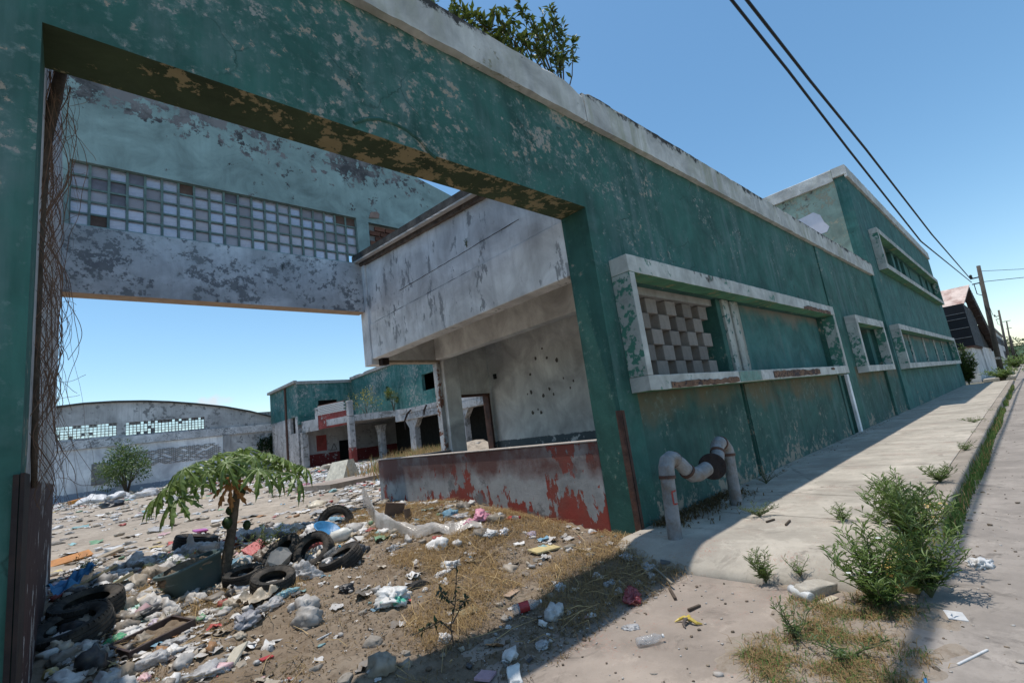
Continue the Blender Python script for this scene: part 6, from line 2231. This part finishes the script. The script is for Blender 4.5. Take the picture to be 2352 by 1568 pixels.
# rubble heap seen through the gatehouse door
cc = on(1095, 1030, 1, 15.0)
rh = thing('rubble_heap', 'heap of broken concrete chunks seen through the gatehouse door', 'rubble')
for i in range(46):
    a, r = RNG.uniform(0, 6.28), math.sqrt(RNG.random())
    x, y = cc[0] + 1.3 * r * math.cos(a), 15 + 1.2 * r * math.sin(a)
    z = .85 * (1 - r) + .45
    o = link('rubble_chunk', slab('rubble_chunk', M['rubblec'], 90 + i, RNG.uniform(.2, .5), RNG.uniform(.15, .35), RNG.uniform(.06, .16), .25), rh, mw=Matrix.Translation((x, y, z)) @ Matrix.Rotation(RNG.uniform(0, 6), 4, 'Z') @ Matrix.Rotation(RNG.uniform(-.6, .6), 4, 'X'))
link('rubble_core', crumple('rubble_core', M['yard'], 7, 1.4, 1.3, .75, .3, 3), rh, loc=(cc[0], 15, .25))

# ---- loose litter, clods and crumbs nobody could count
def batch(name, shapes, T, cols, mat):
    """shapes: list of (V, F) triangles; T: list of (shape index, pos, size xyz, rotz, tilt)"""
    Vs, Fs, Cs = [], [], []
    off = 0
    for (k, p, s, rz, tx), c in zip(T, cols):
        v, f = shapes[k]
        v = v * np.asarray(s)
        ca, sa = math.cos(tx), math.sin(tx)
        v = np.stack([v[:, 0], v[:, 1] * ca - v[:, 2] * sa, v[:, 1] * sa + v[:, 2] * ca], 1)
        ca, sa = math.cos(rz), math.sin(rz)
        v = np.stack([v[:, 0] * ca - v[:, 1] * sa, v[:, 0] * sa + v[:, 1] * ca, v[:, 2]], 1) + np.asarray(p)
        Vs.append(v)
        Fs.append(f + off)
        Cs.append(np.repeat(np.asarray(c)[None], len(v), 0))
        off += len(v)
    return raw_mesh(name, np.concatenate(Vs), np.concatenate(Fs), mat, np.concatenate(Cs))


def scrap_shape(seed, n=4):
    rg = random.Random(seed)
    V, F = [], []
    for j in range(n + 1):
        for i in range(n + 1):
            u, t = i / n - .5, j / n - .5
            z = .34 * abs(mnoise.noise(Vector((u * 3 + seed * 3.3, t * 3, seed)))) + rg.uniform(-.04, .06) + .25 * mnoise.noise(Vector((u * 1.5 + seed, t * 1.5, 5)))
            k = 1 - .5 * max(0, mnoise.noise(Vector((u * 2.5, t * 2.5 + seed * 5, 1)))) - .35 * (abs(u) + abs(t) - .5) * rg.random()
            V.append((u * k + rg.uniform(-.05, .05), t * k + rg.uniform(-.05, .05), z + .06))
    for j in range(n):
        for i in range(n):
            a = j * (n + 1) + i
            F += [(a, a + 1, a + n + 2), (a, a + n + 2, a + n + 1)]
    return np.array(V), np.array(F)


def clod_shape(seed):
    v, f = ICO[1]
    rg = random.Random(seed)
    v = v * np.array([[rg.uniform(.6, 1.2)] for _ in v])
    v[:, 2] *= .7
    return v, f


def crum_shape(seed):
    v, f = ICO[2]
    rg = random.Random(seed)
    V = []
    for p in v:
        q = Vector(p)
        k = .6 + 1.1 * abs(mnoise.noise(q * 2.6 + Vector((seed * 3, 1, 2)))) + rg.uniform(-.22, .22)
        V.append((q.x * k * .5, q.y * k * .5, (q.z * k * .5 + .2) * .7))
    return np.array(V), f


SC = [scrap_shape(k) for k in range(14)] + [crum_shape(k) for k in range(6)]
CL = [clod_shape(k) for k in range(10)]
PAL = [((.64, .62, .60), 34), ((.47, .45, .43), 22), ((.50, .43, .34), 16), ((.34, .29, .23), 16), ((.23, .20, .17), 9), ((.05, .05, .055), 4), ((.16, .30, .40), 2.4), ((.25, .42, .42), 3), ((.42, .08, .07), 2.6),
       ((.18, .34, .20), 1.6), ((.58, .38, .40), 2), ((.55, .43, .18), 1.4), ((.42, .22, .10), 1.4)]
PC = [c for c, w in PAL for _ in range(int(w * 5))]


def litter_cols(n):
    return [np.clip(np.array(RNG.choice(PC)) * RNG.uniform(.7, 1.15), 0, 1) for _ in range(n)]


def d_lit(x, y):
    d = .10 + .9 * sstep(5.2, 6.6, y - .35 * (x - 1.2)) * sstep(4.8, 2.2, x)
    d = max(d, .55 * math.exp(-((x - 4.2) / .8) ** 2 - ((y - 6.9) / 1.5) ** 2))
    d *= .45 + .55 * sstep(-.25, .3, nz(x, y, 1.7, 4))
    d = max(d, .6 * sstep(1.6, .4, x) * sstep(4.0, 5.0, y))
    return d


P_ = scatter(5200, (-.1, 5.05, 2.75, 10.3), d_lit)
T = []
for p in P_:
    s = (.025 + .13 * RNG.random() ** 2.2) * (1.0 + .35 * sstep(5, 9, p[1])) * (1.5 if RNG.random() < .08 else 1)
    T.append((RNG.randrange(len(SC)), (p[0], p[1], p[2] - .004), (s, s * RNG.uniform(.5, 1), s * RNG.uniform(.5, 1.1)), RNG.uniform(0, 6.28), RNG.uniform(-.25, .25)))
o = link('litter', batch('litter', SC, T, litter_cols(len(T)), M['litter']), None, kind='stuff')
tag(o, 'loose scraps of paper, plastic and wrappers over the dirt heap', 'litter')
P_ = scatter(14000, (-.1, 5.05, 2.6, 10.3), lambda x, y: .35 + .65 * sstep(-.1, .3, nz(x, y, 1.5, 8)))
T, cl = [], []
for p in P_:
    s = RNG.uniform(.003, .012) * (2.4 if RNG.random() < .05 else 1)
    T.append((RNG.randrange(len(CL)), (p[0], p[1], p[2] + s * .2), (s, s * RNG.uniform(.6, 1), s), RNG.uniform(0, 6.28), RNG.uniform(-.5, .5)))
    cl.append(np.array(RNG.choice([(.22, .17, .12), (.26, .21, .16), (.30, .25, .20), (.14, .10, .07), (.40, .37, .34)])) * RNG.uniform(.8, 1.2))
o = link('clods', batch('clods', CL, T, cl, M['rubble']), None, kind='stuff')
tag(o, 'soil clods and small stones over the dirt heap', 'rubble')


def bag_shape(seed):
    v, f = ICO[3]
    o = Vector((seed * 4.1, seed * 2.7, seed))
    V = []
    for p in v:
        q = Vector(p)
        r = abs(mnoise.noise(q * 2.2 + o)) + .6 * abs(mnoise.noise(q * 4.7 + o)) + .35 * abs(mnoise.noise(q * 9 + o))
        k = 1.25 - .75 * r + .4 * mnoise.noise(q * .9 + o)
        z = q.z * k
        V.append((q.x * k * .5, q.y * k * .5, (max(z, -.3 + .1 * z) + .28) * .42))
    return np.array(V), f


BG = [bag_shape(k + .5) for k in range(14)]
P_ = scatter(330, (-.1, 4.9, 3.0, 10.2), lambda x, y: min(1, d_lit(x, y) ** 1.6 + .012))
T = []
for p in P_:
    s = (.10 + .20 * RNG.random() ** 1.6) * (1 + .25 * sstep(6, 9, p[1]))
    T.append((RNG.randrange(len(BG)), (p[0], p[1], p[2] - .012), (s, s * RNG.uniform(.45, 1), s * RNG.uniform(.6, 1.2)), RNG.uniform(0, 6.28), RNG.uniform(-.25, .25)))
o = link('crumpled_litter', batch('crumpled_litter', BG, T, litter_cols(len(T)), M['litter']), None, kind='stuff')
o.data.polygons.foreach_set('use_smooth', [True] * len(o.data.polygons))
o.data.update()
tag(o, 'mass of crumpled bags and rags burying the dirt between the tyres and the gate pillar', 'litter')
# long straw stalks and twigs lying across the heap
sv = MB()
for p in scatter(620, (.2, 5.0, 2.7, 8.5), lambda x, y: .25 + .75 * d_straw(x, y)):
    a, L_ = RNG.uniform(0, 6.28), RNG.uniform(.10, .42)
    c = Vector(p) + Vector((0, 0, .012))
    d = Vector((math.cos(a), math.sin(a), 0)) * L_ / 2
    b0, b1 = c - d, c + d
    m_ = c + Vector((RNG.gauss(0, .02), RNG.gauss(0, .02), RNG.uniform(.01, .06)))
    b0.z, b1.z = floor_z(b0.x, b0.y) + .01, floor_z(b1.x, b1.y) + RNG.uniform(.01, .09)
    sv.tube([b0, m_, b1], [.0032, .0028, .0016], 3, cap=False)
o = sv.build('straw_stalks', simple('pale_straw_stalk', (.42, .30, .15), .8, .35, 3), None, kind='stuff')
tag(o, 'long pale straw stalks scattered across the dirt heap', 'dry grass')


def d_yard(x, y):
    far = sstep(44, 50, y) * (.5 + .5 * sstep(-.2, .3, nz(x, y, .3, 3))) * sstep(14, 9, x)
    near = sstep(13.5, 11, y)
    mid = sstep(1.5, 4.5, x - .17 * y) * (.55 + .45 * sstep(-.2, .2, nz(x, y, .5, 6))) * sstep(40, 30, y)
    st = .3 * sstep(.1, .3, nz(x * .35, y * 1.3, .8, 2)) 
    return min(1, max(far * .9, near * .8, mid, st * .7, .04))


P_ = scatter(13000, (-8, 19, 10.4, 57.5), d_yard)
T = []
for p in P_:
    s = RNG.uniform(.06, .20) * (1 + p[1] / 40) * (1.7 if RNG.random() < .08 else 1)
    T.append((RNG.randrange(len(SC)), (p[0], p[1], p[2] - .01), (s, s * RNG.uniform(.5, 1), s * RNG.uniform(.4, .8)), RNG.uniform(0, 6.28), RNG.uniform(-.2, .2)))
o = link('yard_litter', batch('yard_litter', SC, T, litter_cols(len(T)), M['litter']), None, kind='stuff')
tag(o, 'pale litter strewn across the yard to the far buildings', 'litter')
# scraps and grit on driveway and gutter
P_ = [(x, y, 0.0) for x, y in [(RNG.uniform(1.5, 4.35), RNG.uniform(1.0, 2.75)) for _ in range(260)]] + [(RNG.uniform(3.2, 30), RNG.gauss(.75, .12), 0.0) for _ in range(420)] + [(RNG.uniform(3, 9), RNG.uniform(-.6, .8), 0.0) for _ in range(160)] + [(RNG.uniform(4.9, 20), 3.5 - abs(RNG.gauss(0, .12)), .17) for _ in range(300)]
T, cl = [], []
for p in P_:
    s = RNG.uniform(.004, .016) * (2.0 if RNG.random() < .08 else 1)
    T.append((RNG.randrange(len(CL)), (p[0], p[1], p[2] + s * .2), (s, s * RNG.uniform(.6, 1), s * .7), RNG.uniform(0, 6.28), 0))
    cl.append(np.array(RNG.choice([(.24, .19, .14), (.16, .12, .09), (.42, .38, .34), (.10, .08, .06), (.45, .43, .41)])))
o = link('grit', batch('grit', CL, T, cl, M['rubble']), None, kind='stuff')
tag(o, 'grit and crumbs along driveway, gutter and wall foot', 'grit')
# dead leaves and twigs gathered at the pipe foot
P_ = [(RNG.uniform(5.3, 7.6), 3.55 - abs(RNG.gauss(0, .22)), .175) for _ in range(900)]
o = blades('dry_leaf_pile', P_, (.03, .16), (.6, 1.3), np.clip(straw_cols(len(P_)) * .45, 0, 1), .009)
tag(o, 'dark dry leaves and twigs piled under the pipes', 'dead leaves')
st2 = weed('dead_weed', 'dry brown dead weed at the wall foot beside the pipes', at(1760, 1110), .35, .4, 14, (.05, .008), col=(.26, .17, .09), tip=(.3, .2, .1), dens=8, cat='dead weed', group=None)

# ================================================================= pipes with flange
pv = thing('pipe_assembly', 'grey standing pipes joined by elbows and a dark round flange on the pavement', 'pipe', (0, 0, 0))
PR = .078
YP = 3.0
col = MB()


def collar(mb, c, d, r=PR * 1.17, w=.035):
    d = Vector(d).normalized()
    c = Vector(c)
    mb.tube([c - d * w, c + d * w], r, 16)


MB().tube([(4.90, YP, 0.160), (4.97, YP, 0.845)], PR, 18).build('standing_pipe', M['pvc'], pv, smooth=False)
MB().tube([(6.66, YP + .05, 0.160), (6.72, YP + .05, 0.825)], PR, 18).build('standing_pipe', M['pvc'], pv)
e1 = [(4.97, YP, 0.825), (4.985, YP, 0.915), (5.03, YP, 0.980), (5.11, YP, 1.000), (5.19, YP - .01, 0.975)]
MB().tube(e1, PR * 1.13, 18).build('elbow', M['pvc'], pv)
e2 = [(5.17, YP, 0.985), (5.27, YP - .02, 0.915), (5.38, YP - .04, 0.805)]
MB().tube(e2, PR * 1.02, 18).build('elbow', M['pvc'], pv)
e3 = [(5.36, YP - .03, 0.825), (5.44, YP - .05, 0.760), (5.55, YP - .07, 0.750), (5.75, YP - .09, 0.785)]
MB().tube(e3, PR * 1.1, 18).build('elbow', M['pvc'], pv)
e4 = [(6.05, YP - .07, 0.795), (6.18, YP - .04, 0.825), (6.30, YP - .01, 0.925)]
MB().tube(e4, PR * 1.06, 18).build('elbow', M['pvc'], pv)
e5 = [(6.28, YP, 0.905), (6.38, YP + .02, 0.985), (6.50, YP + .04, 1.015), (6.62, YP + .05, 0.985), (6.70, YP + .05, 0.905), (6.72, YP + .05, 0.815)]
MB().tube(e5, PR * 1.12, 18).build('elbow', M['pvc'], pv)
for (c, d) in (((4.968, YP, 0.815), (.1, 0, 1)), ((5.18, YP, 0.980), (.8, -.1, -.5)), ((5.37, YP - .035, 0.815), (.7, -.1, -.7)), ((6.29, YP - .01, 0.915), (.7, .1, .7)), ((6.55, YP + .04, 1.005), (1, .1, -.2)), ((6.715, YP + .05, 0.825), (.08, 0, 1))):
    m = MB()
    collar(m, c, d, PR * 1.2, .018)
    m.build('collar', M['rust'], pv)
fd = Vector((.82, -.42, -.1)).normalized()
fc = Vector((5.88, YP - .10, 0.790))
m = MB()
dv2 = Vector((-.84, -.52, .10)).normalized()
m.tube([fc + dv2 * .05, fc - dv2 * .05], .16, 28)
m.build('flange', M['rustdark'], pv, bevel=.006)
m = MB()
for k in range(8):
    a = 2 * math.pi * k / 8
    ax1 = dv2.orthogonal().normalized()
    ax2 = dv2.cross(ax1)
    c = fc + ax1 * math.cos(a) * .125 + ax2 * math.sin(a) * .125
    m = MB()
    m.tube([c + dv2 * .05, c + dv2 * .068], .012, 6)
    m.build('bolt', M['rustdark'], pv)
# painted letter C on the near pipe
lc = MB()
pc = lambda ang, z: (4.90 + .07 * (z - .16) / .685 + (PR + .0025) * math.cos(ang), YP + (PR + .0025) * math.sin(ang), z)
a0, a1 = math.radians(232), math.radians(275)


def stroke(aa, za, ab, zb, w):
    n = 7
    V = []
    for i in range(n):
        t = i / (n - 1)
        an, z = aa + (ab - aa) * t, za + (zb - za) * t
        if abs(zb - za) > abs(ab - aa) * PR:
            V += [pc(an - w / PR, z), pc(an + w / PR, z)]
        else:
            V += [pc(an, z - w), pc(an, z + w)]
    lc.add(V, [(2 * i, 2 * i + 2, 2 * i + 3, 2 * i + 1) for i in range(n - 1)])


stroke(a0, .66, a0 + .06, .54, .009)
stroke(a0 - .06, .665, a1, .67, .009)
stroke(a0, .535, a1 + .05, .53, .009)
lc.build('letter_c', M['redpaint'], pv, kind=None)
